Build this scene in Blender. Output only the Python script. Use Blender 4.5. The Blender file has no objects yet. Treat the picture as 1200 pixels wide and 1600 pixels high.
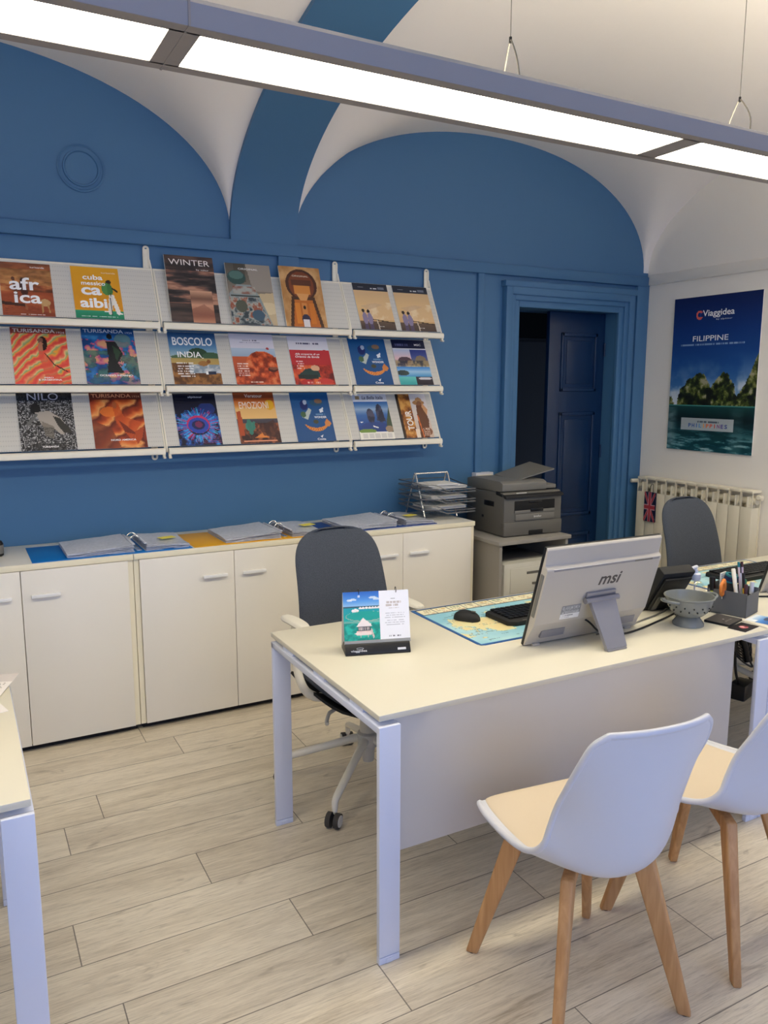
import bpy, bmesh, math, random
import numpy as np
from mathutils import Vector, Matrix
random.seed(7)
S = bpy.context.scene
COL = S.collection
PI = math.pi

# ------------------------------------------------------------------ camera, world, light, exposure
H_CAM, F_PX = 1.60, 1228.853
YAW, PITCH, ROLL = 0.497352, 0.159863, 0.001729
def set_camera():
    fwd = Vector((math.sin(YAW)*math.cos(PITCH), math.cos(YAW)*math.cos(PITCH), -math.sin(PITCH)))
    right = Vector((math.cos(YAW), -math.sin(YAW), 0)); up = right.cross(fwd)
    r2 = right*math.cos(ROLL)+up*math.sin(ROLL); u2 = -right*math.sin(ROLL)+up*math.cos(ROLL)
    cd = bpy.data.cameras.new('camera'); c = bpy.data.objects.new('camera', cd); COL.objects.link(c)
    m = Matrix((r2, u2, -fwd)).transposed().to_4x4(); m.translation = (0, 0, H_CAM); c.matrix_world = m
    cd.sensor_fit = 'VERTICAL'; cd.sensor_height = 36; cd.lens = 36*F_PX/1600; cd.clip_start = .02
    S.camera = c
set_camera()
S.view_settings.view_transform = 'Standard'; S.view_settings.look = 'None'
S.view_settings.gamma = 1; S.view_settings.use_curve_mapping = False
S.view_settings.exposure = 0.25
LAMP = 15.5            # luminaire diffusers
LAMP_COL = (1.0, .90, .69)
UPL = 10.0              # indirect light out of the top of the luminaire
DAY, DAY_COL = 64, (.27, .46, 1.0)   # shop window behind the camera
world = bpy.data.worlds.new('world'); S.world = world; world.use_nodes = True
world.node_tree.nodes['Background'].inputs[0].default_value = (.35, .5, .8, 1)
world.node_tree.nodes['Background'].inputs[1].default_value = .6
def area(name, loc, rot, sx, sy, power, col):
    l = bpy.data.lights.new(name, 'AREA'); l.shape = 'RECTANGLE'; l.size = sx; l.size_y = sy; l.energy = power; l.color = col
    o = bpy.data.objects.new(name, l); COL.objects.link(o); o.location = loc; o.rotation_euler = rot; return o
area('window_daylight', (.9, -2.45, 1.45), (PI/2, 0, 0), 4.4, 2.3, DAY, DAY_COL)
# added fill light, over the camera and out of view, to lift the ceiling
area('ceiling_fill_up', (1.2, -.75, 2.40), (PI, 0, 0), 4.6, .2, 7, (1.0, .90, .76))
S.cycles.max_bounces = 10; S.cycles.diffuse_bounces = 7; S.cycles.caustics_reflective = False; S.cycles.caustics_refractive = False

# ------------------------------------------------------------------ helpers
def lin(c):
    c = c/255
    return c/12.92 if c <= .04045 else ((c+.055)/1.055)**2.4
def rgb(r, g, b): return (lin(r), lin(g), lin(b), 1)
MATS = {}
def mat(name, col, rough=.5, metal=0, bump=0, bscale=200, spec=.5, vary=0):
    m = bpy.data.materials.new(name); m.use_nodes = True; nt = m.node_tree; b = nt.nodes['Principled BSDF']
    b.inputs['Base Color'].default_value = rgb(*col); b.inputs['Roughness'].default_value = rough
    b.inputs['Metallic'].default_value = metal; b.inputs['Specular IOR Level'].default_value = spec
    tc = nt.nodes.new('ShaderNodeTexCoord')
    if bump:
        n = nt.nodes.new('ShaderNodeTexNoise'); n.inputs['Scale'].default_value = bscale; n.inputs['Detail'].default_value = 4
        nt.links.new(tc.outputs['Object'], n.inputs['Vector'])
        bp = nt.nodes.new('ShaderNodeBump'); bp.inputs['Strength'].default_value = bump; bp.inputs['Distance'].default_value = .004
        nt.links.new(n.outputs['Fac'], bp.inputs['Height']); nt.links.new(bp.outputs['Normal'], b.inputs['Normal'])
    if vary:
        n = nt.nodes.new('ShaderNodeTexNoise'); n.inputs['Scale'].default_value = bscale; n.inputs['Detail'].default_value = 5
        nt.links.new(tc.outputs['Object'], n.inputs['Vector'])
        mx = nt.nodes.new('ShaderNodeMix'); mx.data_type = 'RGBA'
        c = rgb(*col); mx.inputs[6].default_value = tuple(x*(1-vary) for x in c[:3])+(1,); mx.inputs[7].default_value = tuple(min(1, x*(1+vary)) for x in c[:3])+(1,)
        nt.links.new(n.outputs['Fac'], mx.inputs[0]); nt.links.new(mx.outputs[2], b.inputs['Base Color'])
    MATS[name] = m
    return m
def tag(o, label, cat, group=None, kind=None):
    o['label'] = label; o['category'] = cat
    if group: o['group'] = group
    if kind: o['kind'] = kind
    return o
def thing(name, label, cat, loc=(0, 0, 0), rz=0, group=None, rot=None):
    o = bpy.data.objects.new(name, None); COL.objects.link(o); o.empty_display_size = .05
    o.location = loc; o.rotation_euler = rot if rot else (0, 0, rz)
    return tag(o, label, cat, group)
def dup(root, loc=None, rz=None, label=None, group=None):
    r = root.copy(); COL.objects.link(r)
    if loc is not None: r.location = loc
    if rz is not None: r.rotation_euler = (0, 0, rz)
    if label: r['label'] = label
    if group: r['group'] = group
    def rec(src, dst):
        for ch in [c for c in COL.objects if c.parent == src]:
            k = ch.copy(); COL.objects.link(k); k.parent = dst; rec(ch, k)
    rec(root, r)
    return r

class MB:
    """collects shapes into ONE mesh"""
    def __init__(s, M=None): s.v = []; s.f = []; s.mi = []; s.cur = 0; s.M = M or Matrix()
    def add(s, verts, faces):
        o = len(s.v); s.v += [tuple(s.M @ Vector(p)) for p in verts]
        s.f += [tuple(i+o for i in f) for f in faces]; s.mi += [s.cur]*len(faces)
    def addbm(s, bm, T=None):
        bm.verts.ensure_lookup_table(); bm.verts.index_update()
        T = T or Matrix()
        s.add([T @ v.co for v in bm.verts], [[v.index for v in f.verts] for f in bm.faces]); bm.free()
    def box(s, c, d, bev=0, rot=None, seg=2):
        bm = bmesh.new(); bmesh.ops.create_cube(bm, size=1)
        for v in bm.verts: v.co = Vector((v.co.x*d[0], v.co.y*d[1], v.co.z*d[2]))
        if bev: bmesh.ops.bevel(bm, geom=bm.edges[:], offset=min(bev, min(d)*.49), segments=seg, profile=.5, affect='EDGES', clamp_overlap=True)
        T = Matrix.Translation(c)
        if rot is not None: T = T @ (rot if isinstance(rot, Matrix) else Matrix.Rotation(rot, 4, 'Z'))
        s.addbm(bm, T); return s
    def b2(s, lo, hi, bev=0): return s.box([(a+b)/2 for a, b in zip(lo, hi)], [abs(b-a) for a, b in zip(lo, hi)], bev)
    def prism(s, poly, axis, a, b, bev=0):
        """polygon in the plane across axis, from a to b along it"""
        def P(p, t): return {'x': (t, p[0], p[1]), 'y': (p[0], t, p[1]), 'z': (p[0], p[1], t)}[axis]
        bm = bmesh.new(); n = len(poly)
        A = [bm.verts.new(P(p, a)) for p in poly]; B = [bm.verts.new(P(p, b)) for p in poly]
        bm.faces.new(A[::-1]); bm.faces.new(B)
        for i in range(n): bm.faces.new((A[i], A[(i+1) % n], B[(i+1) % n], B[i]))
        bmesh.ops.recalc_face_normals(bm, faces=bm.faces[:])
        if bev: bmesh.ops.bevel(bm, geom=bm.edges[:], offset=bev, segments=2, profile=.5, affect='EDGES', clamp_overlap=True)
        s.addbm(bm); return s
    def lathe(s, prof, n=28, c=(0, 0, 0), close=False):
        v = []; f = []; m = len(prof)
        for i in range(n):
            a = 2*PI*i/n
            for r, z in prof: v.append((c[0]+r*math.cos(a), c[1]+r*math.sin(a), c[2]+z))
        for i in range(n):
            j = (i+1) % n
            for k in range(m-1): f.append((i*m+k, j*m+k, j*m+k+1, i*m+k+1))
        if prof[0][0] > 1e-6 and not close: f.append([i*m for i in range(n)][::-1])
        if prof[-1][0] > 1e-6 and not close: f.append([i*m+m-1 for i in range(n)])
        if close:
            for i in range(n):
                j = (i+1) % n; f.append((i*m+m-1, j*m+m-1, j*m, i*m))
        s.add(v, f); return s
    def cyl(s, p0, p1, r0, r1=None, n=16):
        r1 = r0 if r1 is None else r1; p0 = Vector(p0); p1 = Vector(p1); d = (p1-p0)
        q = d.to_track_quat('Z', 'Y').to_matrix().to_4x4(); T = Matrix.Translation(p0) @ q; L = d.length
        v = []; f = []
        for r, z in ((r0, 0), (r1, L)):
            for i in range(n): v.append(T @ Vector((r*math.cos(2*PI*i/n), r*math.sin(2*PI*i/n), z)))
        for i in range(n): j = (i+1) % n; f.append((i, j, n+j, n+i))
        f.append(list(range(n))[::-1]); f.append(list(range(n, 2*n))); s.add(v, f); return s
    def tube(s, pts, r, n=10, closed=False, smooth=0):
        pts = [Vector(p) for p in pts]
        for _ in range(smooth):
            q = []
            N = len(pts)
            for i in range(N if closed else N-1):
                a, b = pts[i], pts[(i+1) % N]; q += [a*.75+b*.25, a*.25+b*.75]
            pts = q if closed else [pts[0]]+q+[pts[-1]]
        N = len(pts); v = []; f = []; up = None
        rr = r if callable(r) else (lambda t: r)
        for i in range(N):
            t = (pts[(i+1) % N]-pts[i-1]) if closed else (pts[min(i+1, N-1)]-pts[max(i-1, 0)])
            if t.length < 1e-9: t = Vector((0, 0, 1))
            t.normalize()
            if up is None: up = t.orthogonal().normalized()
            up = (up-t*up.dot(t)); up = up.normalized() if up.length > 1e-6 else t.orthogonal().normalized()
            w = t.cross(up); R = rr(i/max(1, N-1))
            for k in range(n): a = 2*PI*k/n; v.append(pts[i]+up*(R*math.cos(a))+w*(R*math.sin(a)))
        for i in range(N if closed else N-1):
            j = (i+1) % N
            for k in range(n): l = (k+1) % n; f.append((i*n+k, i*n+l, j*n+l, j*n+k))
        if not closed: f.append(list(range(n))[::-1]); f.append([(N-1)*n+k for k in range(n)])
        s.add(v, f); return s
    def grid(s, P, us, vs, flip=False):
        v = [P(u, w) for w in vs for u in us]; n = len(us); f = []
        for j in range(len(vs)-1):
            for i in range(n-1):
                q = (j*n+i, j*n+i+1, (j+1)*n+i+1, (j+1)*n+i); f.append(q[::-1] if flip else q)
        s.add(v, f); return s
    def sheet(s, P, us, vs, tf, tb):
        """closed lens: surface P pushed out along its normal by tf(u,v) in front and tb behind"""
        e = 1e-3; F = []; B = []
        for w in vs:
            for u in us:
                p = Vector(P(u, w)); du = Vector(P(min(u+e, us[-1]), w))-Vector(P(max(u-e, us[0]), w)); dv = Vector(P(u, min(w+e, vs[-1])))-Vector(P(u, max(w-e, vs[0])))
                nn = du.cross(dv); nn = nn.normalized() if nn.length > 1e-12 else Vector((0, 0, 0))
                F.append(p+nn*tf(u, w)); B.append(p-nn*tb(u, w))
        n = len(us); m = len(vs); f = []; o = n*m
        for j in range(m-1):
            for i in range(n-1):
                q = (j*n+i, j*n+i+1, (j+1)*n+i+1, (j+1)*n+i); f.append(q); f.append(tuple(x+o for x in q[::-1]))
        for i in range(n-1):
            f.append((i+1, i, o+i, o+i+1)); k = (m-1)*n; f.append((k+i, k+i+1, o+k+i+1, o+k+i))
        for j in range(m-1):
            a, b = j*n, (j+1)*n; f.append((a, b, o+b, o+a)); a += n-1; b += n-1; f.append((b, a, o+a, o+b))
        s.add(F+B, f); return s
    def build(s, name, mats, parent=None, ang=38, merge=True):
        me = bpy.data.meshes.new(name); me.from_pydata(s.v, [], s.f); me.update()
        if not isinstance(mats, (list, tuple)): mats = [mats]
        for m in mats: me.materials.append(m)
        if len(mats) > 1: me.polygons.foreach_set('material_index', s.mi)
        if merge:
            bm = bmesh.new(); bm.from_mesh(me); bmesh.ops.remove_doubles(bm, verts=bm.verts, dist=1e-6)
            bmesh.ops.recalc_face_normals(bm, faces=bm.faces[:]); bm.to_mesh(me); bm.free()
        me.polygons.foreach_set('use_smooth', [True]*len(me.polygons)); me.set_sharp_from_angle(angle=math.radians(ang)); me.update()
        o = bpy.data.objects.new(name, me); COL.objects.link(o)
        if parent: o.parent = parent
        return o
def struct(name, mb, m, **k):
    o = mb.build(name, m, **k); o['kind'] = 'structure'; return o

# ---------- printed matter: a small painted raster laid out as a fine grid of coloured faces, lettering as outlines on top
def hx(c): return np.array([int(c[i:i+2], 16)/255 for i in (0, 2, 4)])
class Paint:
    def __init__(s, W=60, Hh=84, c='ffffff'):
        s.W, s.H = W, Hh; s.a = np.tile(hx(c), (Hh, W, 1)).astype(float)
        s.u, s.v = np.meshgrid((np.arange(W)+.5)/W, (np.arange(Hh)+.5)/Hh)
    def put(s, mask, c, al=1.0):
        m = (mask*al)[..., None] if mask.dtype != bool else mask[..., None]*al
        c = hx(c) if isinstance(c, str) else c
        s.a = s.a*(1-m)+c*m; return s
    def grad(s, stops, v0=0, v1=1, u0=0, u1=1, al=1):
        t = np.clip((s.v-v0)/(v1-v0), 0, 1); c = np.zeros_like(s.a); xs = [x for x, _ in stops]; cs = np.array([hx(c) for _, c in stops])
        for k in range(3): c[..., k] = np.interp(t, xs, cs[:, k])
        m = (s.v >= v0) & (s.v < v1) & (s.u >= u0) & (s.u < u1); return s.put(m, c, al)
    def rect(s, u0, v0, u1, v1, c, al=1): return s.put((s.u >= u0) & (s.u < u1) & (s.v >= v0) & (s.v < v1), c, al)
    def ell(s, cu, cv, ru, rv, c, al=1, rot=0):
        x, y = s.u-cu, (s.v-cv)*s.H/s.W; ca, sa = math.cos(rot), math.sin(rot)
        X, Y = x*ca+y*sa, -x*sa+y*ca; return s.put((X/ru)**2+(Y/(rv*s.H/s.W))**2 < 1, c, al)
    def ring(s, cu, cv, r0, r1, c, al=1):
        d = np.hypot(s.u-cu, (s.v-cv)*s.H/s.W); return s.put((d > r0) & (d < r1), c, al)
    def poly(s, pts, c, al=1):
        m = np.zeros((s.H, s.W), bool); n = len(pts)
        for i in range(n):
            (x0, y0), (x1, y1) = pts[i], pts[(i+1) % n]
            if y0 == y1: continue
            m ^= ((s.v < y0) != (s.v < y1)) & (s.u < (x1-x0)*(s.v-y0)/(y1-y0)+x0)
        return s.put(m, c, al)
    def line(s, p, q, w, c, al=1):
        ax, ay = p; bx, by = q; k = s.H/s.W; dx, dy = bx-ax, (by-ay)*k; L = dx*dx+dy*dy+1e-9
        t = np.clip(((s.u-ax)*dx+(s.v-ay)*k*dy)/L, 0, 1); return s.put(np.hypot(s.u-ax-t*dx, (s.v-ay)*k-t*dy) < w, c, al)
    def noise(s, fx, fy, seed=0, octv=4):
        r = np.random.RandomState(seed); out = np.zeros((s.H, s.W)); am = 1; tot = 0
        for o in range(octv):
            gx, gy = max(2, int(fx*2**o))+2, max(2, int(fy*2**o))+2; g = r.rand(gy, gx)
            x = s.u*(gx-2); y = s.v*(gy-2); xi = x.astype(int); yi = y.astype(int); fx_, fy_ = x-xi, y-yi
            fx_ = fx_*fx_*(3-2*fx_); fy_ = fy_*fy_*(3-2*fy_)
            out += am*((g[yi, xi]*(1-fx_)+g[yi, xi+1]*fx_)*(1-fy_)+(g[yi+1, xi]*(1-fx_)+g[yi+1, xi+1]*fx_)*fy_); tot += am; am *= .55
        return out/tot
    def ramp(s, val, stops, mask=None, al=1):
        xs = [x for x, _ in stops]; cs = np.array([hx(c) for _, c in stops]); c = np.zeros_like(s.a)
        for k in range(3): c[..., k] = np.interp(val, xs, cs[:, k])
        return s.put(np.ones((s.H, s.W), bool) if mask is None else mask, c, al)
    def scrib(s, u0, u1, v, h, c, seed=1, al=.8):
        """a row of unreadably small print"""
        r = np.random.RandomState(seed); k = r.rand(s.W) > .28
        return s.put((s.u > u0) & (s.u < u1) & (np.abs(s.v-v) < h/2) & k[None, :], c, al)
ink = bpy.data.materials.new('printed_paper'); ink.use_nodes = True
_n = ink.node_tree; _a = _n.nodes.new('ShaderNodeAttribute'); _a.attribute_name = 'ink'
_n.links.new(_a.outputs['Color'], _n.nodes['Principled BSDF'].inputs['Base Color']); _n.nodes['Principled BSDF'].inputs['Roughness'].default_value = .42
_FONT = {}
def letters(body, bold=0, shear=0, space=1):
    k = (body, bold, shear, space)
    if k in _FONT: return _FONT[k]
    cu = bpy.data.curves.new('lettering', 'FONT'); cu.body = body; cu.offset = bold; cu.shear = shear; cu.space_character = space; cu.resolution_u = 3
    cu.align_x = 'LEFT'; o = bpy.data.objects.new('lettering', cu); COL.objects.link(o); bpy.context.view_layer.update()
    me = bpy.data.meshes.new_from_object(o.evaluated_get(bpy.context.evaluated_depsgraph_get()))
    v = np.array([x.co[:2] for x in me.vertices]); f = [tuple(p.vertices) for p in me.polygons]
    bpy.data.objects.remove(o); bpy.data.curves.remove(cu); bpy.data.meshes.remove(me)
    if len(v): v = v-v.min(0)
    _FONT[k] = (v, f); return _FONT[k]
def art(name, P, w, h, parent=None, texts=(), z=0.0, M=None, rough=None):
    """P painted on a w x h sheet whose lower left corner is the origin; texts: (body, u_centre, v_centre, width, height, colour, bold, shear, rotation)"""
    W, Hh = P.W, P.H
    xs = np.linspace(0, w, W+1); ys = np.linspace(h, 0, Hh+1)
    V = [(x, y, z) for y in ys for x in xs]; F = []; C = []
    for j in range(Hh):
        for i in range(W):
            a = j*(W+1)+i; F.append((a, a+W+1, a+W+2, a+1)); C.append(P.a[j, i])
    for t in texts:
        body, uc, vc, tw, th, col = t[:6]; bold = t[6] if len(t) > 6 else 0; sh = t[7] if len(t) > 7 else 0; ro = t[8] if len(t) > 8 else 0
        v, f = letters(body, bold, sh)
        if not len(v): continue
        d = v.max(0); q = (v/d-.5)*np.array([tw*w, th*h]); ca, sa = math.cos(ro), math.sin(ro)
        q = np.stack([q[:, 0]*ca-q[:, 1]*sa, q[:, 0]*sa+q[:, 1]*ca], 1)+np.array([uc*w, (1-vc)*h])
        o = len(V); V += [(x, y, z+.0005) for x, y in q]; F += [tuple(i+o for i in ff) for ff in f]; C += [hx(col)]*len(f)
    if M is not None: V = [tuple(M @ Vector(p)) for p in V]
    me = bpy.data.meshes.new(name); me.from_pydata(V, [], F); me.update(); me.materials.append(ink)
    at = me.color_attributes.new('ink', 'FLOAT_COLOR', 'CORNER')
    C = np.clip(np.array(C), 0, 1); C = np.where(C <= .04045, C/12.92, ((C+.055)/1.055)**2.4)
    cnt = np.array([len(f) for f in F]); full = np.ones((cnt.sum(), 4)); full[:, :3] = np.repeat(C, cnt, axis=0)
    at.data.foreach_set('color', full.ravel().astype(np.float32))
    o = bpy.data.objects.new(name, me); COL.objects.link(o)
    if parent: o.parent = parent
    return o

# ------------------------------------------------------------------ materials
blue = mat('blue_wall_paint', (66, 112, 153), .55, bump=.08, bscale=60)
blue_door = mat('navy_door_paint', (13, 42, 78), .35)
white_wall = mat('white_wall_paint', (240, 236, 228), .75, bump=.12, bscale=40)
vault_m = mat('white_vault_plaster', (241, 236, 232), .8, bump=.35, bscale=14)
lam = mat('white_laminate', (222, 216, 197), .32)
lam_front = mat('white_laminate_panel', (203, 198, 193), .5)
steel_w = mat('white_lacquered_steel', (216, 221, 238), .38)
door_w = mat('cabinet_door_white', (238, 233, 221), .45)
cream = mat('cabinet_cream_edge', (242, 234, 206), .5)
cab_top = mat('cabinet_top_white', (226, 224, 216), .4)
handle_w = mat('handle_white', (240, 240, 238), .35)
blackp = mat('black_plastic', (16, 16, 18), .4)
black_soft = mat('black_matte', (22, 22, 23), .7)
dark_plinth = mat('dark_plinth', (22, 18, 16), .7)
fabric = mat('charcoal_fabric', (70, 76, 87), .95, bump=.9, bscale=330, vary=.6)
off_w = mat('off_white_plastic', (232, 228, 215), .4)
grey_w = mat('pale_grey_plastic', (205, 203, 196), .4)
tire = mat('grey_rubber', (62, 58, 54), .7)
rack_m = mat('cream_lacquered_metal', (238, 232, 214), .4)
chairpp = mat('white_polypropylene', (210, 212, 221), .35)
cush = mat('cream_leatherette', (214, 198, 174), .5, bump=.05, bscale=300)
silver = mat('silver_plastic', (188, 182, 172), .42, metal=.1)
silver_d = mat('brushed_silver', (150, 150, 158), .35, metal=.5)
grey_p = mat('dark_grey_printer', (98, 96, 90), .5)
grey_p2 = mat('mid_grey_printer', (116, 114, 108), .5)
pale_pr = mat('pale_printer', (205, 203, 190), .45)
stand_m = mat('grey_beige_laminate', (150, 146, 138), .55)
wire_m = mat('steel_wire', (120, 116, 108), .5, metal=.4)
chrome = mat('chrome_wire', (215, 215, 215), .2, metal=.9)
tray_m = mat('silver_tray_mesh', (120, 122, 125), .4, metal=.6)
paper = mat('paper', (232, 231, 228), .8)
enamel = mat('grey_enamel', (124, 128, 126), .2)
box_g = mat('dark_grey_card_box', (92, 94, 97), .6)
rad_m = mat('cream_radiator_enamel', (232, 225, 203), .4)
lamp_m = mat('blue_grey_luminaire_housing', (138, 140, 150), .5)
lamp_b = mat('luminaire_underside', (142, 136, 134), .5)
dark_hole = mat('dark_slot', (8, 8, 9), .8)
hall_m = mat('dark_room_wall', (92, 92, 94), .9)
note = mat('yellow_note', (240, 228, 96), .8)

def glass_mat(name, tint=(1, 1, 1), gl=.08, rough=.05):
    m = bpy.data.materials.new(name); m.use_nodes = True; nt = m.node_tree; out = nt.nodes['Material Output']
    t = nt.nodes.new('ShaderNodeBsdfTransparent'); t.inputs[0].default_value = tint+(1,)
    g = nt.nodes.new('ShaderNodeBsdfGlossy'); g.inputs['Roughness'].default_value = rough
    x = nt.nodes.new('ShaderNodeMixShader'); x.inputs[0].default_value = gl
    nt.links.new(t.outputs[0], x.inputs[1]); nt.links.new(g.outputs[0], x.inputs[2]); nt.links.new(x.outputs[0], out.inputs['Surface']); return m
clear = glass_mat('clear_plastic', (.93, .94, .93), .10)
sleeve = glass_mat('clear_sleeve', (.9, .92, .96), .12, .15)
pane = glass_mat('window_glass', (1, 1, 1), .05)

def emit(name, col, st):
    m = bpy.data.materials.new(name); m.use_nodes = True; nt = m.node_tree
    b = nt.nodes['Principled BSDF']; b.inputs['Base Color'].default_value = (.9, .9, .9, 1)
    b.inputs['Emission Color'].default_value = col+(1,); b.inputs['Emission Strength'].default_value = st; return m
glow = emit('lit_diffuser', LAMP_COL, LAMP); glow_up = emit('lit_top_diffuser', (1.0, .88, .66), UPL)

def math_n(nt, op, a, b=None):
    n = nt.nodes.new('ShaderNodeMath'); n.operation = op
    for i, x in enumerate((a, b)):
        if x is None: continue
        if isinstance(x, (int, float)): n.inputs[i].default_value = x
        else: nt.links.new(x, n.inputs[i])
    return n.outputs[0]
def floor_mat():
    m = bpy.data.materials.new('grey_oak_laminate'); m.use_nodes = True; nt = m.node_tree; b = nt.nodes['Principled BSDF']; L = nt.links.new
    tc = nt.nodes.new('ShaderNodeTexCoord'); sx = nt.nodes.new('ShaderNodeSeparateXYZ'); L(tc.outputs['Object'], sx.inputs[0])
    yy = math_n(nt, 'DIVIDE', math_n(nt, 'SUBTRACT', sx.outputs[1], 1.742-20*.191), .191); row = math_n(nt, 'FLOOR', yy)
    wn = nt.nodes.new('ShaderNodeTexWhiteNoise'); wn.noise_dimensions = '1D'; L(row, wn.inputs['W'])
    PL = 1.252; joints = [1.306, 1.838, .927, .274, .815, 1.45, .622, 1.02, .24, .38, 1.276, .777]      # where each row of boards is butted
    lut = nt.nodes.new('ShaderNodeValToRGB'); lut.color_ramp.interpolation = 'CONSTANT'; le = lut.color_ramp.elements
    for i, xj in enumerate(joints):
        k = le[0] if i == 0 else (le[1] if i == 1 else le.new(i/12)); k.position = i/12; v = (-xj % PL)/PL; k.color = (v, v, v, 1)
    L(math_n(nt, 'DIVIDE', math_n(nt, 'SUBTRACT', row, 16.5), 12), lut.inputs[0])
    ins = math_n(nt, 'MULTIPLY', math_n(nt, 'GREATER_THAN', row, 16.5), math_n(nt, 'LESS_THAN', row, 28.5))
    shift = math_n(nt, 'ADD', math_n(nt, 'MULTIPLY', ins, lut.outputs[0]), math_n(nt, 'MULTIPLY', math_n(nt, 'SUBTRACT', 1, ins), wn.outputs['Value']))
    xx = math_n(nt, 'ADD', math_n(nt, 'DIVIDE', sx.outputs[0], PL), shift); colm = math_n(nt, 'FLOOR', xx)
    fy = math_n(nt, 'FRACT', yy); fx = math_n(nt, 'FRACT', xx)
    ey = math_n(nt, 'MINIMUM', fy, math_n(nt, 'SUBTRACT', 1, fy)); ex = math_n(nt, 'MINIMUM', fx, math_n(nt, 'SUBTRACT', 1, fx))
    seam = math_n(nt, 'MAXIMUM', math_n(nt, 'LESS_THAN', ey, .0085), math_n(nt, 'LESS_THAN', ex, .0014))
    cid = nt.nodes.new('ShaderNodeCombineXYZ'); L(row, cid.inputs[0]); L(colm, cid.inputs[1])
    wn2 = nt.nodes.new('ShaderNodeTexWhiteNoise'); wn2.noise_dimensions = '2D'; L(cid.outputs[0], wn2.inputs['Vector'])
    off = nt.nodes.new('ShaderNodeVectorMath'); off.operation = 'SCALE'; L(wn2.outputs['Color'], off.inputs[0]); off.inputs['Scale'].default_value = 9
    add = nt.nodes.new('ShaderNodeVectorMath'); add.operation = 'ADD'; L(tc.outputs['Object'], add.inputs[0]); L(off.outputs[0], add.inputs[1])
    def nz(scale, det, dist=0, rough=.6):
        mp = nt.nodes.new('ShaderNodeMapping'); mp.inputs['Scale'].default_value = scale; L(add.outputs[0], mp.inputs['Vector'])
        n = nt.nodes.new('ShaderNodeTexNoise'); n.inputs['Scale'].default_value = 1; n.inputs['Detail'].default_value = det; n.inputs['Distortion'].default_value = dist
        n.inputs['Roughness'].default_value = rough; L(mp.outputs[0], n.inputs['Vector']); return n.outputs['Fac']
    broad = nz((1.6, 13, 1), 5, .8); fine = nz((7, 130, 1), 6, .3, .75)
    tone = math_n(nt, 'ADD', math_n(nt, 'MULTIPLY', broad, .58), math_n(nt, 'ADD', math_n(nt, 'MULTIPLY', fine, .56), math_n(nt, 'MULTIPLY', math_n(nt, 'SUBTRACT', wn2.outputs['Value'], .5), .12)))
    cr = nt.nodes.new('ShaderNodeValToRGB'); L(tone, cr.inputs[0]); e = cr.color_ramp.elements
    e[0].position = .28; e[0].color = rgb(146, 132, 112); e[1].position = .80; e[1].color = rgb(236, 226, 206)
    k = e.new(.44); k.color = rgb(200, 188, 167); k = e.new(.6); k.color = rgb(220, 209, 188)
    streak = nz((14, 330, 1), 3, .2, .7); knot = nz((5, 22, 1), 3, 1.2, .5)
    def soft(v, a, b): n = nt.nodes.new('ShaderNodeMapRange'); n.inputs[1].default_value = a; n.inputs[2].default_value = b; L(v, n.inputs[0]); return n.outputs[0]
    dark = math_n(nt, 'ADD', math_n(nt, 'MULTIPLY', soft(streak, .50, .72), .42), math_n(nt, 'MULTIPLY', soft(knot, .62, .80), .55))
    dm = nt.nodes.new('ShaderNodeMix'); dm.data_type = 'RGBA'; L(math_n(nt, 'MINIMUM', dark, .8), dm.inputs[0]); L(cr.outputs[0], dm.inputs[6]); dm.inputs[7].default_value = rgb(112, 99, 84)
    mx = nt.nodes.new('ShaderNodeMix'); mx.data_type = 'RGBA'; L(math_n(nt, 'MULTIPLY', seam, .72), mx.inputs[0]); L(dm.outputs[2], mx.inputs[6]); mx.inputs[7].default_value = rgb(52, 44, 38)
    L(mx.outputs[2], b.inputs['Base Color']); b.inputs['Roughness'].default_value = .40
    bp = nt.nodes.new('ShaderNodeBump'); bp.inputs['Strength'].default_value = .25; bp.inputs['Distance'].default_value = .002; L(math_n(nt, 'SUBTRACT', fine, seam), bp.inputs['Height']); L(bp.outputs[0], b.inputs['Normal'])
    return m
floor_m = floor_mat()
def wood_mat(name, dark, light):
    m = bpy.data.materials.new(name); m.use_nodes = True; nt = m.node_tree; b = nt.nodes['Principled BSDF']; L = nt.links.new
    tc = nt.nodes.new('ShaderNodeTexCoord'); mp = nt.nodes.new('ShaderNodeMapping'); mp.inputs['Scale'].default_value = (60, 60, 5); L(tc.outputs['Object'], mp.inputs[0])
    n = nt.nodes.new('ShaderNodeTexNoise'); n.inputs['Scale'].default_value = 1; n.inputs['Detail'].default_value = 5; n.inputs['Distortion'].default_value = .6; L(mp.outputs[0], n.inputs['Vector'])
    cr = nt.nodes.new('ShaderNodeValToRGB'); cr.color_ramp.elements[0].position = .3; cr.color_ramp.elements[1].position = .7
    cr.color_ramp.elements[0].color = rgb(*dark); cr.color_ramp.elements[1].color = rgb(*light); L(n.outputs['Fac'], cr.inputs[0]); L(cr.outputs[0], b.inputs['Base Color'])
    b.inputs['Roughness'].default_value = .5; return m
beech = wood_mat('beech_wood', (180, 130, 80), (206, 158, 106))
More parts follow.
